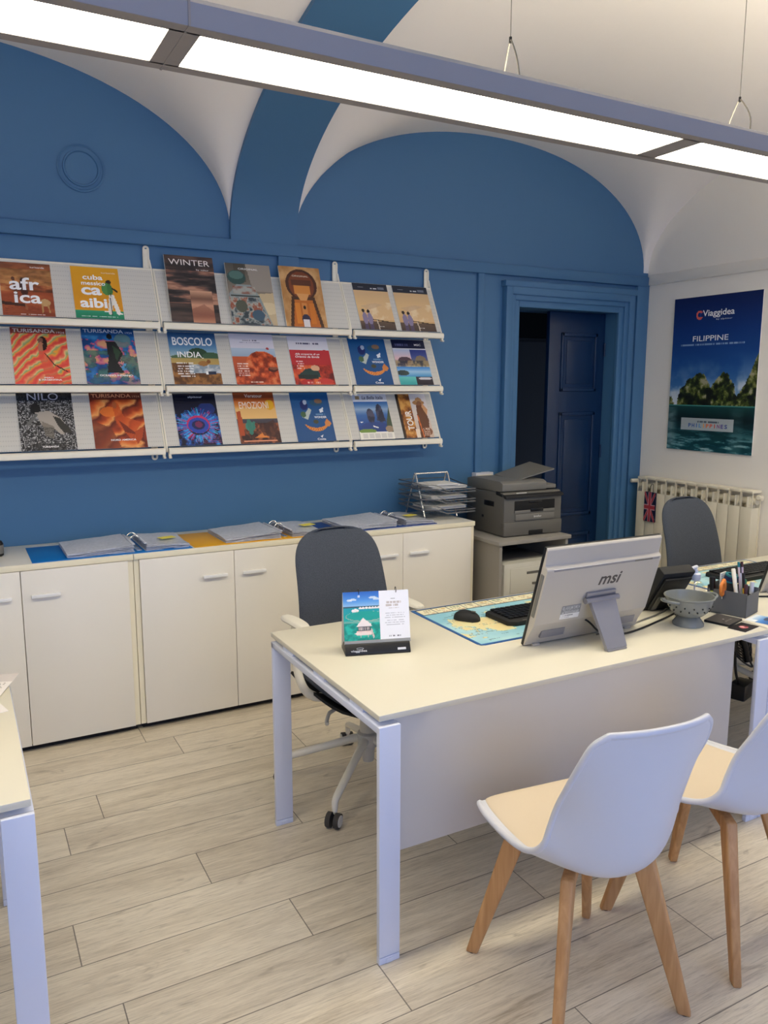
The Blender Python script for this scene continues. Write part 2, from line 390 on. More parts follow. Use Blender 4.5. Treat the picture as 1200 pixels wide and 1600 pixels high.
def perforated():
    m = mat('perforated_cream_sheet', (206, 204, 195), .5); nt = m.node_tree; b = nt.nodes['Principled BSDF']
    tc = nt.nodes.new('ShaderNodeTexCoord'); v = nt.nodes.new('ShaderNodeTexVoronoi'); v.inputs['Scale'].default_value = 95; v.inputs['Randomness'].default_value = 0
    nt.links.new(tc.outputs['Object'], v.inputs['Vector']); f = math_n(nt, 'LESS_THAN', v.outputs['Distance'], .30)
    mx = nt.nodes.new('ShaderNodeMix'); mx.data_type = 'RGBA'; nt.links.new(f, mx.inputs[0]); mx.inputs[6].default_value = rgb(214, 211, 202); mx.inputs[7].default_value = rgb(200, 197, 189)
    nt.links.new(mx.outputs[2], b.inputs['Base Color']); return m
perf = perforated()

# ------------------------------------------------------------------ the room
YW, XR, XL, YF = 4.05, 4.26, -3.0, -2.3
struct('floor', MB().b2((XL-.2, YF-.2, -.1), (XR+.2, 5.6, 0)), floor_m)
DX0, DX1, DZ = 3.145, 3.993, 2.088
struct('wall_back', MB().b2((XL-.2, YW, 0), (DX0, YW+.30, 3.4)).b2((DX0, YW, DZ), (DX1, YW+.30, 3.4)).b2((DX1, YW, 0), (XR, YW+.30, 3.4)), blue, merge=False)
struct('wall_right', MB().b2((XR, YF-.2, 0), (XR+.2, YW+.3, 3.4)), white_wall)
struct('wall_left', MB().b2((XL-.2, YF-.2, 0), (XL, YW, 3.4)), white_wall)
WX0, WX1, WZ0, WZ1 = -1.5, 3.3, .25, 2.65
struct('wall_front', MB().b2((XL, YF-.2, 0), (WX0, YF, 3.4)).b2((WX1, YF-.2, 0), (XR, YF, 3.4)).b2((WX0, YF-.2, WZ1), (WX1, YF, 3.4)).b2((WX0, YF-.2, 0), (WX1, YF, WZ0)), white_wall, merge=False)
fr = MB()
for x in (WX0, .1, 1.7, WX1): fr.b2((x-.03, YF-.12, WZ0), (x+.03, YF-.06, WZ1))
for z in (WZ0, WZ1): fr.b2((WX0, YF-.12, z-.03), (WX1, YF-.06, z+.03))
wf = struct('window_1', fr, steel_w, merge=False)
gp = MB().b2((WX0, YF-.095, WZ0), (WX1, YF-.09, WZ1)).build('pane', pane, wf)

# cross vaults: bays along the back wall and along the room, with blue transverse bands between them
SP = 2.36
def A(x):
    if x > 1.48: c, h, r = 2.935, 1.28, .695
    elif x > -1.48: c, h, r = 0.0, 1.305, .725
    else: c, h, r = -2.96, 1.3, .71
    t = abs(x-c)/h; return r*max(0, 1-t**2.12)**(1/2.12)
def B(y):
    if y > .35: c, h, r = 2.2, 1.85, .735
    else: c, h, r = -.97, 1.32, .72
    t = abs(y-c)/h; return r*max(0, 1-t**2.05)**(1/2.05)
def Zc(x, y): a, b = A(x), B(y); return SP+(a**9+b**9)**(1/9)
def cosn(a, b, n): return [(a+b)/2-(b-a)/2*math.cos(PI*i/n) for i in range(n+1)]
xs = sorted(set([round(v, 5) for v in cosn(-4.2, -1.66, 40)+cosn(-1.305, 1.305, 60)+cosn(1.655, 4.215, 60)+[1.48, -1.48, 4.24, XR+.01]]))
xs = [x for x in xs if x > XL-.05]
ys = sorted(set([round(v, 5) for v in cosn(.35, 4.05, 64)+cosn(-2.29, .35, 40)+[4.07, YF-.02]]))
struct('ceiling', MB().grid(lambda u, w: (u, w, Zc(u, w)), xs, ys, flip=True), vault_m, ang=60)
def band(name, x0, x1):
    pts = [(y, SP+B(y)) for y in cosn(.35, 4.05, 64)]
    inn = []; n = len(pts)
    for i in range(n):
        a, b = pts[max(i-1, 0)], pts[min(i+1, n-1)]; t = Vector((b[0]-a[0], b[1]-a[1])).normalized(); inn.append((pts[i][0]+t.y*.022, pts[i][1]-t.x*.022))
    pts = pts+[(4.052, 2.30)]; inn = inn+[(4.028, 2.30)]
    m = MB(); v = []
    for (a, b) in zip(pts, inn): v += [(x0, a[0], a[1]+.03), (x1, a[0], a[1]+.03), (x1, b[0], b[1]), (x0, b[0], b[1])]
    f = []
    for i in range(len(pts)-1):
        for k in range(4): l = (k+1) % 4; f.append((i*4+k, i*4+l, i*4+4+l, i*4+4+k))
    m.add(v, f); return struct(name, m, blue, ang=30)
band('trim_1', 1.30, 1.66); band('trim_2', -1.66, -1.30)
# rail, stiles and medallion on the blue wall, moulding on the white wall
struct('trim_3', MB().b2((XL, YW-.024, 2.268), (XR, YW+.01, 2.332), .006), blue)
struct('trim_4', MB().b2((1.555, YW-.020, 1.5), (1.672, YW+.01, 2.27), .004), blue)
struct('trim_5', MB().b2((2.835, YW-.018, 0), (2.885, YW+.01, 2.27), .006), blue)
struct('trim_6', MB().lathe([(.105, 0), (.105, .006), (.098, .009), (.094, .006), (.094, .004), (.082, .004), (.080, .012), (.074, .012), (.070, .004), (0, .004)], 40), blue).matrix_world = Matrix.Translation((.60, YW-.0005, 2.588)) @ Matrix.Rotation(PI/2, 4, 'X')
struct('trim_7', MB().b2((XR-.016, YF, 2.275), (XR+.01, YW-.02, 2.345), .006), white_wall)
struct('baseboard_back', MB().b2((XL, YW-.012, 0), (DX0-.13, YW+.01, .09), .004), blue)

# the doorway with a stepped casing, its right leaf shut, a dark room beyond
def casing(m, x0, x1, z1, w, d, y):
    m.b2((x0, y-d, 0), (x0+w, y+.01, z1), .005).b2((x1-w, y-d, 0), (x1, y+.01, z1), .005).b2((x0+w-.002, y-d, z1-w), (x1-w+.002, y+.01, z1), .005)
cs = MB(); casing(cs, 3.028, 4.11, 2.205, .05, .045, YW); casing(cs, 3.07, 4.068, 2.163, .04, .032, YW); casing(cs, 3.105, 4.033, 2.128, .045, .02, YW)
cs.b2((3.015, YW-.05, 2.2), (4.125, YW+.01, 2.238), .006)
struct('trim_8', cs, blue, merge=False)
struct('trim_9', MB().b2((4.15, YW-.02, 0), (XR, YW+.01, 2.27), .004), blue)
LX0, LX1, LY = 3.50, DX1-.004, 4.155
def leaf():
    m = MB().b2((LX0, LY, .005), (LX1, LY+.035, DZ-.004), .003)
    for z0, z1 in ((.14, .58), (.70, 1.42), (1.56, 1.95)):
        for a, b, c, d in ((LX0+.10, z0, LX0+.125, z1), (LX1-.095, z0, LX1-.07, z1), (LX0+.10, z1-.025, LX1-.07, z1), (LX0+.10, z0, LX1-.07, z0+.025)):
            m.b2((a, LY-.012, b), (c, LY+.01, d), .005)
        m.b2((LX0+.15, LY-.006, z0+.05), (LX1-.12, LY+.01, z1-.05), .005)
    return m
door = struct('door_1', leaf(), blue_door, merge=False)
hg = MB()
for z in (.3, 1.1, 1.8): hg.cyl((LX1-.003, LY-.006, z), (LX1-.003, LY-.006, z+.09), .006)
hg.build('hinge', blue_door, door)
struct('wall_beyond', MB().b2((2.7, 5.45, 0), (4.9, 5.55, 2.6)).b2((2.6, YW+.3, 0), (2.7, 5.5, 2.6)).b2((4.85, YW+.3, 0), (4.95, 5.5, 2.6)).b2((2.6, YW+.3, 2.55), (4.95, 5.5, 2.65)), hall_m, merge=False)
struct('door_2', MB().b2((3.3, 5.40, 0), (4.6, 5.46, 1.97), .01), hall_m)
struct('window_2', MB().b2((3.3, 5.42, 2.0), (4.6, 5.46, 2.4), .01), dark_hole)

# ------------------------------------------------------------------ desks
def make_desk(label, loc, panel=True):
    """local origin: front left corner of the top on the floor; 1.60 x 0.82 x 0.73"""
    t = thing('office_desk', label, 'desk', loc, 0, 'white office desks')
    MB().b2((0, 0, .714), (1.597, .82, .731), .002).build('desk_top', lam, t)
    for x0, sx in ((-.006, 1), (1.536, -1)):
        MB().b2((x0, .0, .682), (x0+.066, .80, .702), .002).build('side_rail', steel_w, t)
        for y0 in (-.012, .786):
            lg = MB().b2((x0, y0, 0.022), (x0+.066, y0+.017, .702), .002).build('leg', steel_w, t)
            MB().b2((x0, y0, 0), (x0+.066, y0+.017, .0205), .002).b2((x0+.021, y0-.003, .002), (x0+.043, y0+.012, .016), .002).build('foot', steel_w, lg)
        for y0 in (.10, .36, .62): MB().b2((x0+.008, y0, .70), (x0+.055, y0+.085, .716)).build('spacer', steel_w, t)
    if panel:
        MB().b2((.055, .022, .308), (1.445, .040, .7145), .001).build('modesty_panel', lam_front, t)
    for y0 in (.30, .50): MB().b2((.05, y0, .672), (1.55, y0+.04, .714)).build('support_beam', steel_w, t)
    return t
D0 = (.933, 1.743, 0)
make_desk('white office desk holding the tent calendar, map desk mat and silver monitor', D0)
make_desk('white office desk at the right edge, with the second keyboard and monitor on it', (D0[0]+1.612, D0[1], 0))
make_desk('white office desk cut by the left edge, loose sheets on its corner', (.082-1.597, 1.722, 0))

# ------------------------------------------------------------------ cabinets
def make_cabinet(label, x0):
    t = thing('storage_cabinet', label, 'cabinet', (x0, 3.59, 0), 0, 'white two-door cabinets along the blue wall')
    W, Dp, Hh = .933, .45, .845
    c = MB()
    c.b2((0, .012, .03), (.022, Dp, Hh-.026)).b2((W-.022, .012, .03), (W, Dp, Hh-.026)).b2((.022, .03, .03), (W-.022, Dp, .052)).b2((.022, Dp-.012, .05), (W-.022, Dp, Hh-.026))
    c.build('carcass', cream, t, merge=False)
    tb = MB().b2((0, .003, Hh-.026), (W, Dp, Hh), .0015).build('top_board', cab_top, t)
    MB().b2((0, 0, Hh-.026), (W, .0035, Hh-.0003), .0008).build('edge_strip', cream, tb)
    MB().b2((.012, .04, 0), (W-.012, Dp-.02, .032)).build('plinth', dark_plinth, t)
    for k in (0, 1):
        a = .024 if k == 0 else W/2+.0015; b = W/2-.0015 if k == 0 else W-.024
        d = MB().b2((a, 0, .032), (b, .0175, Hh-.0285), .0008).build('door', door_w, t)
        h0 = b-.155 if k == 0 else a+.035
        MB().b2((h0, -.022, .698), (h0+.118, -.008, .713), .003).b2((h0+.006, -.012, .699), (h0+.02, .004, .711)).b2((h0+.098, -.012, .699), (h0+.112, .004, .711)).build('handle', handle_w, d)
    return t
make_cabinet('white two-door cabinet at the left edge, under the blue ring binder', -.272)
make_cabinet('white two-door cabinet in the middle, under the yellow ring binder', .664)
make_cabinet('white two-door cabinet beside the printers, under the letter tray', 1.600)

# ------------------------------------------------------------------ magazine racks
TZ = (1.90, 1.602, 1.301); SL = Vector((0, .444, .896)); NV = Vector((0, -.896, .444))
def make_rack(label, x0, x1, grp='wall magazine racks with three sloping tiers'):
    t = thing('magazine_rack', label, 'magazine rack', (x0, 4.03, 0), 0, grp); W = x1-x0
    for z in TZ:
        p0 = Vector((0, 3.903-4.03, z)); p1 = p0+SL*.283
        m = MB(); e = NV*.0015
        m.add([p0-e, p0+e, p1+e, p1-e]+[q+Vector((W, 0, 0)) for q in (p0-e, p0+e, p1+e, p1-e)], [(0, 1, 2, 3), (7, 6, 5, 4), (0, 4, 5, 1), (1, 5, 6, 2), (2, 6, 7, 3), (3, 7, 4, 0)])
        sh = m.build('tier_panel', perf, t)
        MB().cyl(p1, p1+Vector((W, 0, 0)), .0055, n=8).build('top_edge', rack_m, sh)
        r = MB()
        y, zz = 3.877-4.03, z-.022
        r.prism([(y-.010, zz-.013), (y+.012, zz-.017), (y+.024, zz-.013), (y+.024, zz-.008), (y+.010, zz-.006), (y+.010, zz+.012), (y+.004, zz+.017), (y-.006, zz+.014), (y-.012, zz+.004)], 'x', .004, W-.004)
        r.build('rail', rack_m, t)
        for x in (.006, W-.012):
            h = MB(); h.prism([(y-.006, zz-.012), (y+.012, zz-.014), (y+.010, zz-.03), (y-.012, zz-.034), (y-.016, zz-.026), (y-.004, zz-.024)], 'x', x-.004, x+.008)
            h.build('rail_hook', rack_m, t)
        for x in (.0, W):
            MB().tube([Vector((x, p1.y, p1.z))+SL*.004, Vector((x, p0.y, p0.z)), Vector((x, y+.02, zz-.005))], .0045, 8).build('side_bar', rack_m, t)
    def upright(x):
        u = MB(); yb = .004
        for dx in (-.011, .011): u.tube([(x+dx, yb+.006, 1.24), (x+dx, yb+.006, 2.25)], .0055, 8)
        u.tube([(x+.011*math.cos(a), yb+.006, 2.25+.011*math.sin(a)) for a in [PI*i/8 for i in range(9)]], .0055, 8)
        u.tube([(x+.011*math.cos(a), yb+.006, 1.24-.011*math.sin(a)) for a in [PI*i/8 for i in range(9)]], .0055, 8)
        u.b2((x-.01, yb+.006, 1.25), (x+.01, yb+.012, 2.25))
        u.tube([(x+.012, yb, 2.20), (x+.02, -.002, 2.152)], .005, 8)
        return u
    upright(W-.02).build('upright', rack_m, t)
    return t
make_rack('cream three-tier wall rack at the left edge, holding six brochures in view', -.10, .895)
make_rack('cream three-tier wall rack in the middle, three brochures on each tier', .905, 1.905)
make_rack('narrow cream three-tier wall rack nearest the doorway, two brochures on each tier', 1.915, 2.49)

# ------------------------------------------------------------------ brochures
def magazine(P, texts, tier, xc, w, h, label, edge='efeeea', tilt=0):
    """stands in a tier of a rack: page block, front cover"""
    tall = h > .31                                                   # the tall ones stand steeper, their tops against the wall
    sl, nv = (Vector((0, .342, .9397)), Vector((0, -.9397, .342))) if tall else (SL, NV)
    if tall: h *= .953
    o = Vector((xc-w/2, 3.903-(.006 if tall else 0), TZ[tier-1]-.004))+nv*.003
    M = Matrix((Vector((1, 0, 0)), sl, nv)).transposed().to_4x4(); M.translation = o
    root = MB().b2((0.0006, .0006, 0), (w-.0006, h-.0006, .006)).build('brochure', paper)
    root.matrix_world = M; tag(root, label, 'brochure', 'travel brochures on the wall racks')
    art('front_cover', P, w, h, root, texts, z=.0066)
    sp = MB().b2((-.0004, 0, 0), (.0008, h, .0064)).build('spine', blackp if edge == 'dark' else paper, root)
    return root
Wt = 'ffffff'
# top tier
p = Paint(); n = p.noise(3, 9, 1); p.ramp(n, [(.3, '5a2a18'), (.5, 'a5552e'), (.7, 'd08a50')]); p.grad([(0, '7a4a3a'), (1, 'b5683a')], 0, .12, al=.6)
p.ramp(p.noise(4, 14, 3), [(.35, '8a6a3a'), (.65, 'd2a060')], (p.v > .12) & (p.v < .42), .55); p.grad([(0, 'b0502a'), (1, '8e3a20')], .55, 1, al=.75)
for i in range(9): p.line((.05, .86+.016*i), (.7, .80+.03*i), .006, '6e2a16', .5)
p.poly([(0, .74), (.45, .78), (.45, .83), (0, .80)], '2c1510', .8); p.ell(.42, .42, .05, .14, '3c1e16'); p.ell(.45, .55, .06, .12, '4a2418'); p.line((.44, .66), (.46, .88), .02, '9a5a3a'); p.line((.25, .3), (.3, .65), .03, '6a3c28')
p.ell(.83, .74, .10, .07, 'c9a06a'); p.line((.77, .78), (.76, .93), .014, 'b98e58'); p.line((.88, .78), (.90, .92), .014, 'b98e58'); p.scrib(.3, .8, .97, .012, Wt)
magazine(p, [('afr', .46, .40, .58, .24, Wt, .02), ('ica', .50, .66, .52, .21, Wt, .02), ('turisanda', .74, .075, .28, .035, Wt)], 1, .327, .214, .270, 'brochure with red desert cover and big white lettering, leftmost on the top tier')
p = Paint(c='e6a21e'); p.grad([(0, 'eaa91f'), (1, 'e09614')], 0, .82); p.grad([(0, '2f9d72'), (1, '14805c')], .84, 1)
p.ell(.76, .28, .055, .045, '2a1c14'); p.ell(.71, .42, .11, .12, '4f8f4c'); p.ell(.77, .44, .06, .13, '3f7b40'); p.line((.83, .4), (.92, .46), .02, '2a1c14'); p.line((.8, .55), (.9, .88), .045, 'f0ebe2'); p.line((.78, .55), (.72, .88), .045, 'e6e0d4'); p.line((.77, .5), (.75, .93), .008, '1c1c1c'); p.rect(.60, .85, .72, .87, 'f5f2ea'); p.rect(.86, .88, .98, .91, 'f5f2ea'); p.scrib(.1, .9, .955, .012, Wt)
magazine(p, [('cuba', .44, .20, .42, .10, Wt, .02), ('messico', .44, .32, .50, .075, Wt, .02), ('ca', .38, .475, .42, .15, Wt, .03), ('aibi', .40, .70, .56, .19, Wt, .03), ('turisanda', .78, .10, .30, .03, 'fdf3d8')], 1, .627, .213, .272, 'orange brochure with a striding traveller in white trousers, on the top tier')
p = Paint(66, 100); n = p.noise(2, 16, 5); p.ramp(n, [(.3, '241f20'), (.45, '4a3c3a'), (.55, '8a5f4e'), (.7, 'c08f74')]); p.grad([(0, '4b3a36'), (1, '2a2324')], 0, .22, al=.75); p.grad([(0, '2a2626'), (1, '3a3232')], .72, 1, al=.75)
p.grad([(0, 'd8a888'), (.25, '7a5444'), (.45, 'd29c7e'), (.62, 'b47a60'), (.8, '9a604a'), (1, 'cf9474')], .52, 1, .44, .90); p.poly([(.44, .80), (.7, .72), (.9, .83), (.9, .9), (.44, .88)], '8a5646', .5)
magazine(p, [('WINTER', .50, .10, .84, .085, 'f4ece6'), ('by valtur', .76, .205, .26, .03, 'f4ece6')], 1, 1.072, .241, .366, 'tall brochure of brown dunes headed by thin white capitals, middle rack top tier')
p = Paint(66, 96, '3a3a34'); p.grad([(0, '5a544a'), (.5, '8a7e70'), (1, '6a5e50')], 0, 1); p.poly([(.45, 0), (1, 0), (1, .45), (.55, .45)], '9a9186'); p.poly([(.5, .5), (1, .46), (1, 1), (.6, 1)], 'c9b48e'); p.ell(.85, .72, .25, .10, 'e0cfa8', .8); p.rect(.18, 0, .42, .3, '4a4438', .7)
p.ell(.22, .23, .20, .12, '2f4f4a'); p.ell(.22, .19, .16, .07, '5a7f78', .8)
p.poly([(.02, .5), (.2, .34), (.5, .34), (.68, .52), (.9, 1), (.02, 1)], '8e9a98'); p.ramp(p.noise(9, 12, 8), [(.35, '24323a'), (.48, '8a9290'), (.55, 'b8b4a8'), (.65, '9a4a30')], (p.v > .55) & (p.u < .88-.0*p.v) & (p.u < (p.v-.5)*.55+.6), .85); p.ramp(p.noise(8, 16, 9), [(.4, 'b8b2a6'), (.6, '8f3f2c')], (p.v > .37) & (p.v < .5) & (p.u > .1) & (p.u < .6), .6); p.rect(.05, .52, .68, .545, '28302e')
p.ell(.25, .7, .13, .10, '54584a'); p.ell(.6, .84, .14, .09, '3f5a6e')
magazine(p, [('ORIGINAL', .5, .085, .44, .03, Wt)], 1, 1.372, .238, .346, 'brochure showing a patterned ceramic jar, middle rack top tier centre')
p = Paint(66, 96, 'c9955c'); n = p.noise(6, 6, 11); p.ramp(n, [(.3, 'b58046'), (.7, 'd6a871')]); p.ell(.5, .30, .38, .26, '4a2418'); p.ell(.5, .31, .31, .23, '7d3c1e'); p.poly([(.22, .5), (.78, .5), (.92, 1), (.10, 1)], '4a2a1a'); p.poly([(.28, .55), (.72, .55), (.84, 1), (.18, 1)], 'c26a22')
p.rect(.30, .30, .70, .46, 'd98a3c'); p.rect(.26, .22, .74, .31, '5a2c1c'); p.poly([(.34, .45), (.66, .45), (.58, .56), (.42, .56)], 'e0a060'); p.rect(.44, .60, .56, 1, 'd68a44'); p.rect(.28, .60, .40, .95, 'e0892e', .9); p.rect(.62, .60, .74, .95, 'd27a26', .9); p.ell(.5, .87, .10, .08, '2a2a48'); p.rect(.42, .88, .58, 1, 'e6e0e0'); p.ell(.5, .68, .035, .03, '26160f')
magazine(p, [('ORIGINAL', .5, .155, .40, .028, 'f6e6cc')], 1, 1.656, .231, .353, 'brochure with an ornate keyhole archway cover, middle rack top tier right')
def sunset():
    p = Paint(60, 78, 'e8c690'); p.grad([(0, '1b2233'), (1, '20283a')], 0, .16); p.grad([(0, 'd9b68a'), (.5, 'e8c48c'), (1, 'd8ae7a')], .16, .84); p.ramp(p.noise(4, 5, 14), [(.5, 'e4c08e'), (.66, 'f2dcb8')], (p.v > .4) & (p.v < .78) & (p.u > .3), .9); p.poly([(.1, .5), (.55, .42), (.75, .46), (.3, .58)], 'd6b48e', .7)
    p.grad([(0, '6a5648'), (1, '4e4038')], .82, 1); p.line((.35, .78), (1, .84), .012, '3a2c24'); p.line((.5, .8), (.52, 1), .016, 'cfc0ae')
    for x, d in ((.15, 0), (.29, .01)): p.ell(x, .60+d, .042, .04, '241a1a'); p.ell(x+.02, .76+d, .07, .13, '8f84a2'); p.rect(x-.03, .88, x+.07, 1, '5a4e68')
    p.scrib(.1, .3, .085, .02, 'c6ccd8', 3); p.scrib(.5, .68, .10, .025, Wt, 4); p.rect(.72, .06, .90, .12, 'aab2c2', .6); p.scrib(.5, .66, .93, .02, Wt, 5); return p
magazine(sunset(), [], 1, 2.085, .217, .287, 'brochure of a couple facing a golden sunset, the left one of two alike, narrow rack')
magazine(sunset(), [], 1, 2.342, .229, .287, 'brochure of a couple facing a golden sunset, the right one of two alike, narrow rack')
# middle tier
p = Paint(); x = p.u*1.0+p.v*1.3+.5*p.noise(3, 3, 21); st = (x*4.2) % 1; p.ramp(st, [(0, 'e8463c'), (.2, 'f07a5a'), (.35, 'f3d08a'), (.5, '8fae7a'), (.62, 'f6a83a'), (.8, 'ee5a4a'), (1, 'e8463c')]); p.grad([(0, '5a2a26'), (1, '8a3a30')], 0, .11, al=.7); p.grad([(0, 'ee5a4a'), (1, 'e64a40')], .85, 1, al=.4)
p.ell(.56, .28, .075, .13, '2a1614'); p.ell(.52, .22, .05, .04, '8a5a48'); p.line((.52, .28), (.5, .45), .04, 'b87a5e'); p.poly([(.46, .42), (.58, .42), (.85, .98), (.55, .98)], 'e9583e', .75); p.line((.58, .46), (.72, .65), .01, '3a1612'); p.line((.72, .65), (.95, .78), .012, '3a1612')
magazine(p, [('TURISANDA', .42, .055, .76, .065, 'f6efe8', .01), ('1924', .90, .075, .14, .035, 'f6efe8'), ('PERÙ', .60, .885, .16, .03, Wt, .02), ('& ARGENTINA', .62, .925, .42, .03, Wt, .02)], 2, .367, .236, .285, 'brochure of a long-haired woman amid red and yellow stripes, middle tier left')
p = Paint(); p.ramp(p.noise(3, 4, 25), [(.35, '0f3f78'), (.5, '1c6ab0'), (.65, '5aa0cc')]); p.grad([(0, '14457e'), (1, '1a5a9a')], 0, .14, al=.8); n = p.noise(5, 7, 26); p.ramp(n, [(.5, 'b03a6a'), (.6, 'e07a8a'), (.7, 'f0a870')], (n > .52) & (p.v > .2), .9); n2 = p.noise(6, 9, 27); p.ramp(n2, [(.5, '1f3a44'), (.7, '4a7a6a')], (n2 > .56) & (p.v > .4), .8); p.ell(.76, .22, .16, .13, '6a8a86', .8)
p.ell(.52, .15, .055, .05, '141418'); p.poly([(.44, .24), (.62, .24), (.74, .45), (.62, .62), (.72, .8), (.40, .8), (.46, .5)], '1a1d20'); p.poly([(.55, .3), (.70, .42), (.6, .6)], '2c4a34', .9); p.rect(0, .88, 1, 1, '1c4a8a', .4)
magazine(p, [('TURISANDA', .42, .055, .76, .065, 'e6eef6', .01), ('1924', .90, .075, .13, .035, 'e6eef6'), ('OCEANO INDIANO', .56, .845, .62, .032, Wt, .02)], 2, .673, .242, .295, 'blue and pink brochure with a dark standing figure, middle tier of left rack')
p = Paint(); p.grad([(0, '2a5484'), (.6, '5f8fb8'), (1, 'a8c0c4')], 0, .48); p.ell(.58, .40, .2, .10, '2c4a34'); p.ell(.86, .46, .2, .08, '3f5f44'); p.ell(.3, .48, .3, .05, '54704e'); p.grad([(0, 'b09a5c'), (1, 'c2a25e')], .5, .62); p.ramp(p.noise(8, 12, 31), [(.4, '8a9aa8'), (.6, 'd0d4d4')], (p.v > .62) & (p.v < .80) & (p.u > .35)); p.ramp(p.noise(10, 10, 32), [(.35, '5e3c22'), (.65, 'a8743e')], (p.v > .78) | ((p.v > .6) & (p.u < .35))); p.ell(.66, .60, .11, .05, 'a8743c'); p.ell(.78, .56, .04, .04, '8a5426')
for i in range(6): p.scrib(.10, .45, .60+.05*i, .022, Wt, 40+i)
p.rect(.70, .75, .90, .81, '24304a'); p.rect(.68, .75, .74, .81, 'f0f0f0')
magazine(p, [('BOSCOLO', .50, .175, .84, .16, Wt, .02), ('INDIA', .40, .43, .50, .11, Wt, .01)], 2, 1.075, .240, .287, 'brochure with blue sky, trees and a tiger, middle tier of middle rack left')
p = Paint(); p.rect(0, 0, 1, .28, 'e9e6f0'); p.grad([(0, 'c3d4e6'), (1, '9fb6cc')], .28, .45); p.grad([(0, 'c8603a'), (1, '96351f')], .45, 1); n = p.noise(8, 10, 35); p.ell(.68, .62, .36, .27, 'c4481f'); p.ramp(n, [(.35, '7a2614'), (.55, 'd4572c'), (.7, 'ee8a56')], ((p.u-.66)**2/.15+(p.v-.64)**2/.09 < 1) | (p.v > .78), .85); p.ell(.88, .70, .12, .05, '4a1a18'); p.ell(.9, .68, .1, .03, '8a5440')
for i in range(6): p.scrib(.08, .34, .60+.045*i, .022, 'fbeee6', 50+i)
p.scrib(.3, .62, .13, .03, '5a5a70', 57); p.scrib(.2, .7, .17, .012, '9a9ab0', 58); p.ell(.84, .29, .035, .025, 'c04040'); p.scrib(.3, .6, .955, .03, 'fbe0d0', 59)
magazine(p, [], 2, 1.387, .237, .290, 'brochure with a red tree below a white heading band, middle tier of middle rack')
p = Paint(c='c8323a'); p.rect(0, 0, 1, .28, 'eceaf2'); p.grad([(0, 'd03a42'), (1, 'b82a30')], .28, .6); n = p.noise(5, 6, 37); p.ramp(n, [(.3, '5a1a1c'), (.5, 'c03a26'), (.7, 'e8743a')], p.v > .6, .9); p.poly([(.1, .82), (.3, .68), (.62, .64), (.66, .84), (.3, .9)], '22403e'); p.ell(.56, .66, .11, .06, 'e0b08a'); p.rect(.1, .8, .6, .88, '1f2a2c', .8); p.ell(.3, .95, .16, .06, 'c23030'); p.ell(.76, .93, .2, .06, 'd04038'); p.scrib(.2, .76, .15, .035, '4a4a66', 60); p.ell(.88, .29, .035, .02, 'c04040')
for i in range(4): p.scrib(.12, .3, .52+.05*i, .025, 'fbe8e8', 61+i)
p.scrib(.3, .62, .96, .03, 'fbe0d0', 66)
magazine(p, [('Alla scoperta di un', .43, .375, .62, .05, Wt, .015, .3), ('Oriente da favola', .42, .425, .60, .045, Wt, .015, .3)], 2, 1.703, .231, .286, 'red brochure with a white heading band and slanted lettering, middle tier of middle rack')
def wonder():
    p = Paint(66, 84, '1a5a94'); p.grad([(0, '1c5c98'), (1, '164f86')], 0, 1)
    p.ell(.32, .26, .10, .10, '1a2a6a'); p.ell(.36, .20, .05, .05, 'b8c4d8'); p.ell(.66, .21, .17, .07, '2a5a7a'); p.ell(.72, .18, .1, .05, '8a6a52'); p.poly([(.22, .5), (.44, .32), (.50, .36), (.36, .56)], 'c2ccc4'); p.ell(.27, .45, .07, .06, '4a6a48'); p.ell(.56, .60, .07, .04, '4a4a34')
    for i in range(40):
        a = math.radians(25+i*3.2); p.ell(.56+.33*math.cos(a), .56+.2*math.sin(a), .045*math.sin(PI*i/40)+.012, .03*math.sin(PI*i/40)+.008, ['e0843a', 'c86a28', 'eaa45a'][i % 3])
    p.poly([(.78, .62), (.86, .54), (.96, .64), (.9, .7), (.8, .7)], 'd88848'); p.poly([(.70, .36), (.82, .30), (.80, .40), (.72, .42)], 'e8eef4'); p.scrib(.55, .84, .455, .02, '8ab4d8', 71); p.poly([(.60, .90), (.68, .87), (.64, .93)], Wt); return p
WT = [('WONDER', .70, .51, .32, .045, Wt, .02), ('Costa', .62, .955, .22, .04, Wt, .02)]
magazine(wonder(), WT, 2, 2.061, .233, .286, 'deep blue brochure with a swirl of islands, on the middle tier of the narrow rack')
p = Paint(60, 78); p.rect(0, 0, 1, .20, '14183e'); p.grad([(0, 'bfd0ee'), (.6, 'e6c2c8'), (1, '6a5a6a')], .2, .58, 0, .5); p.grad([(0, '2a3a8a'), (.5, '4a5a9a'), (1, 'a88a5a')], .2, .58, .5, 1); p.ell(.3, .46, .2, .08, '5a4450'); p.ell(.78, .44, .16, .09, '8a7a64'); p.ramp(p.noise(9, 9, 75), [(.4, '2c3444'), (.6, 'b09a6a')], (p.v > .46) & (p.v < .60), .7); p.grad([(0, '3a8ad8'), (.5, 'a8d0ec'), (1, '4a9ad0')], .60, .82); p.ell(.15, .74, .18, .06, '3a4a4a'); p.grad([(0, '6ac8c2'), (1, '3aa8a8')], .82, 1, 0, .5); p.grad([(0, '3a3440'), (1, '24202a')], .82, 1, .5, 1); p.ell(.78, .86, .2, .03, 'd8d4d8'); p.rect(0, .19, 1, .215, 'e8e8f0'); p.scrib(.1, .5, .11, .05, '6a70a0', 77)
magazine(p, [('MSC', .78, .11, .2, .045, Wt, .01)], 2, 2.331, .220, .286, 'brochure with a navy band over city and cruise pictures, rightmost on middle tier')
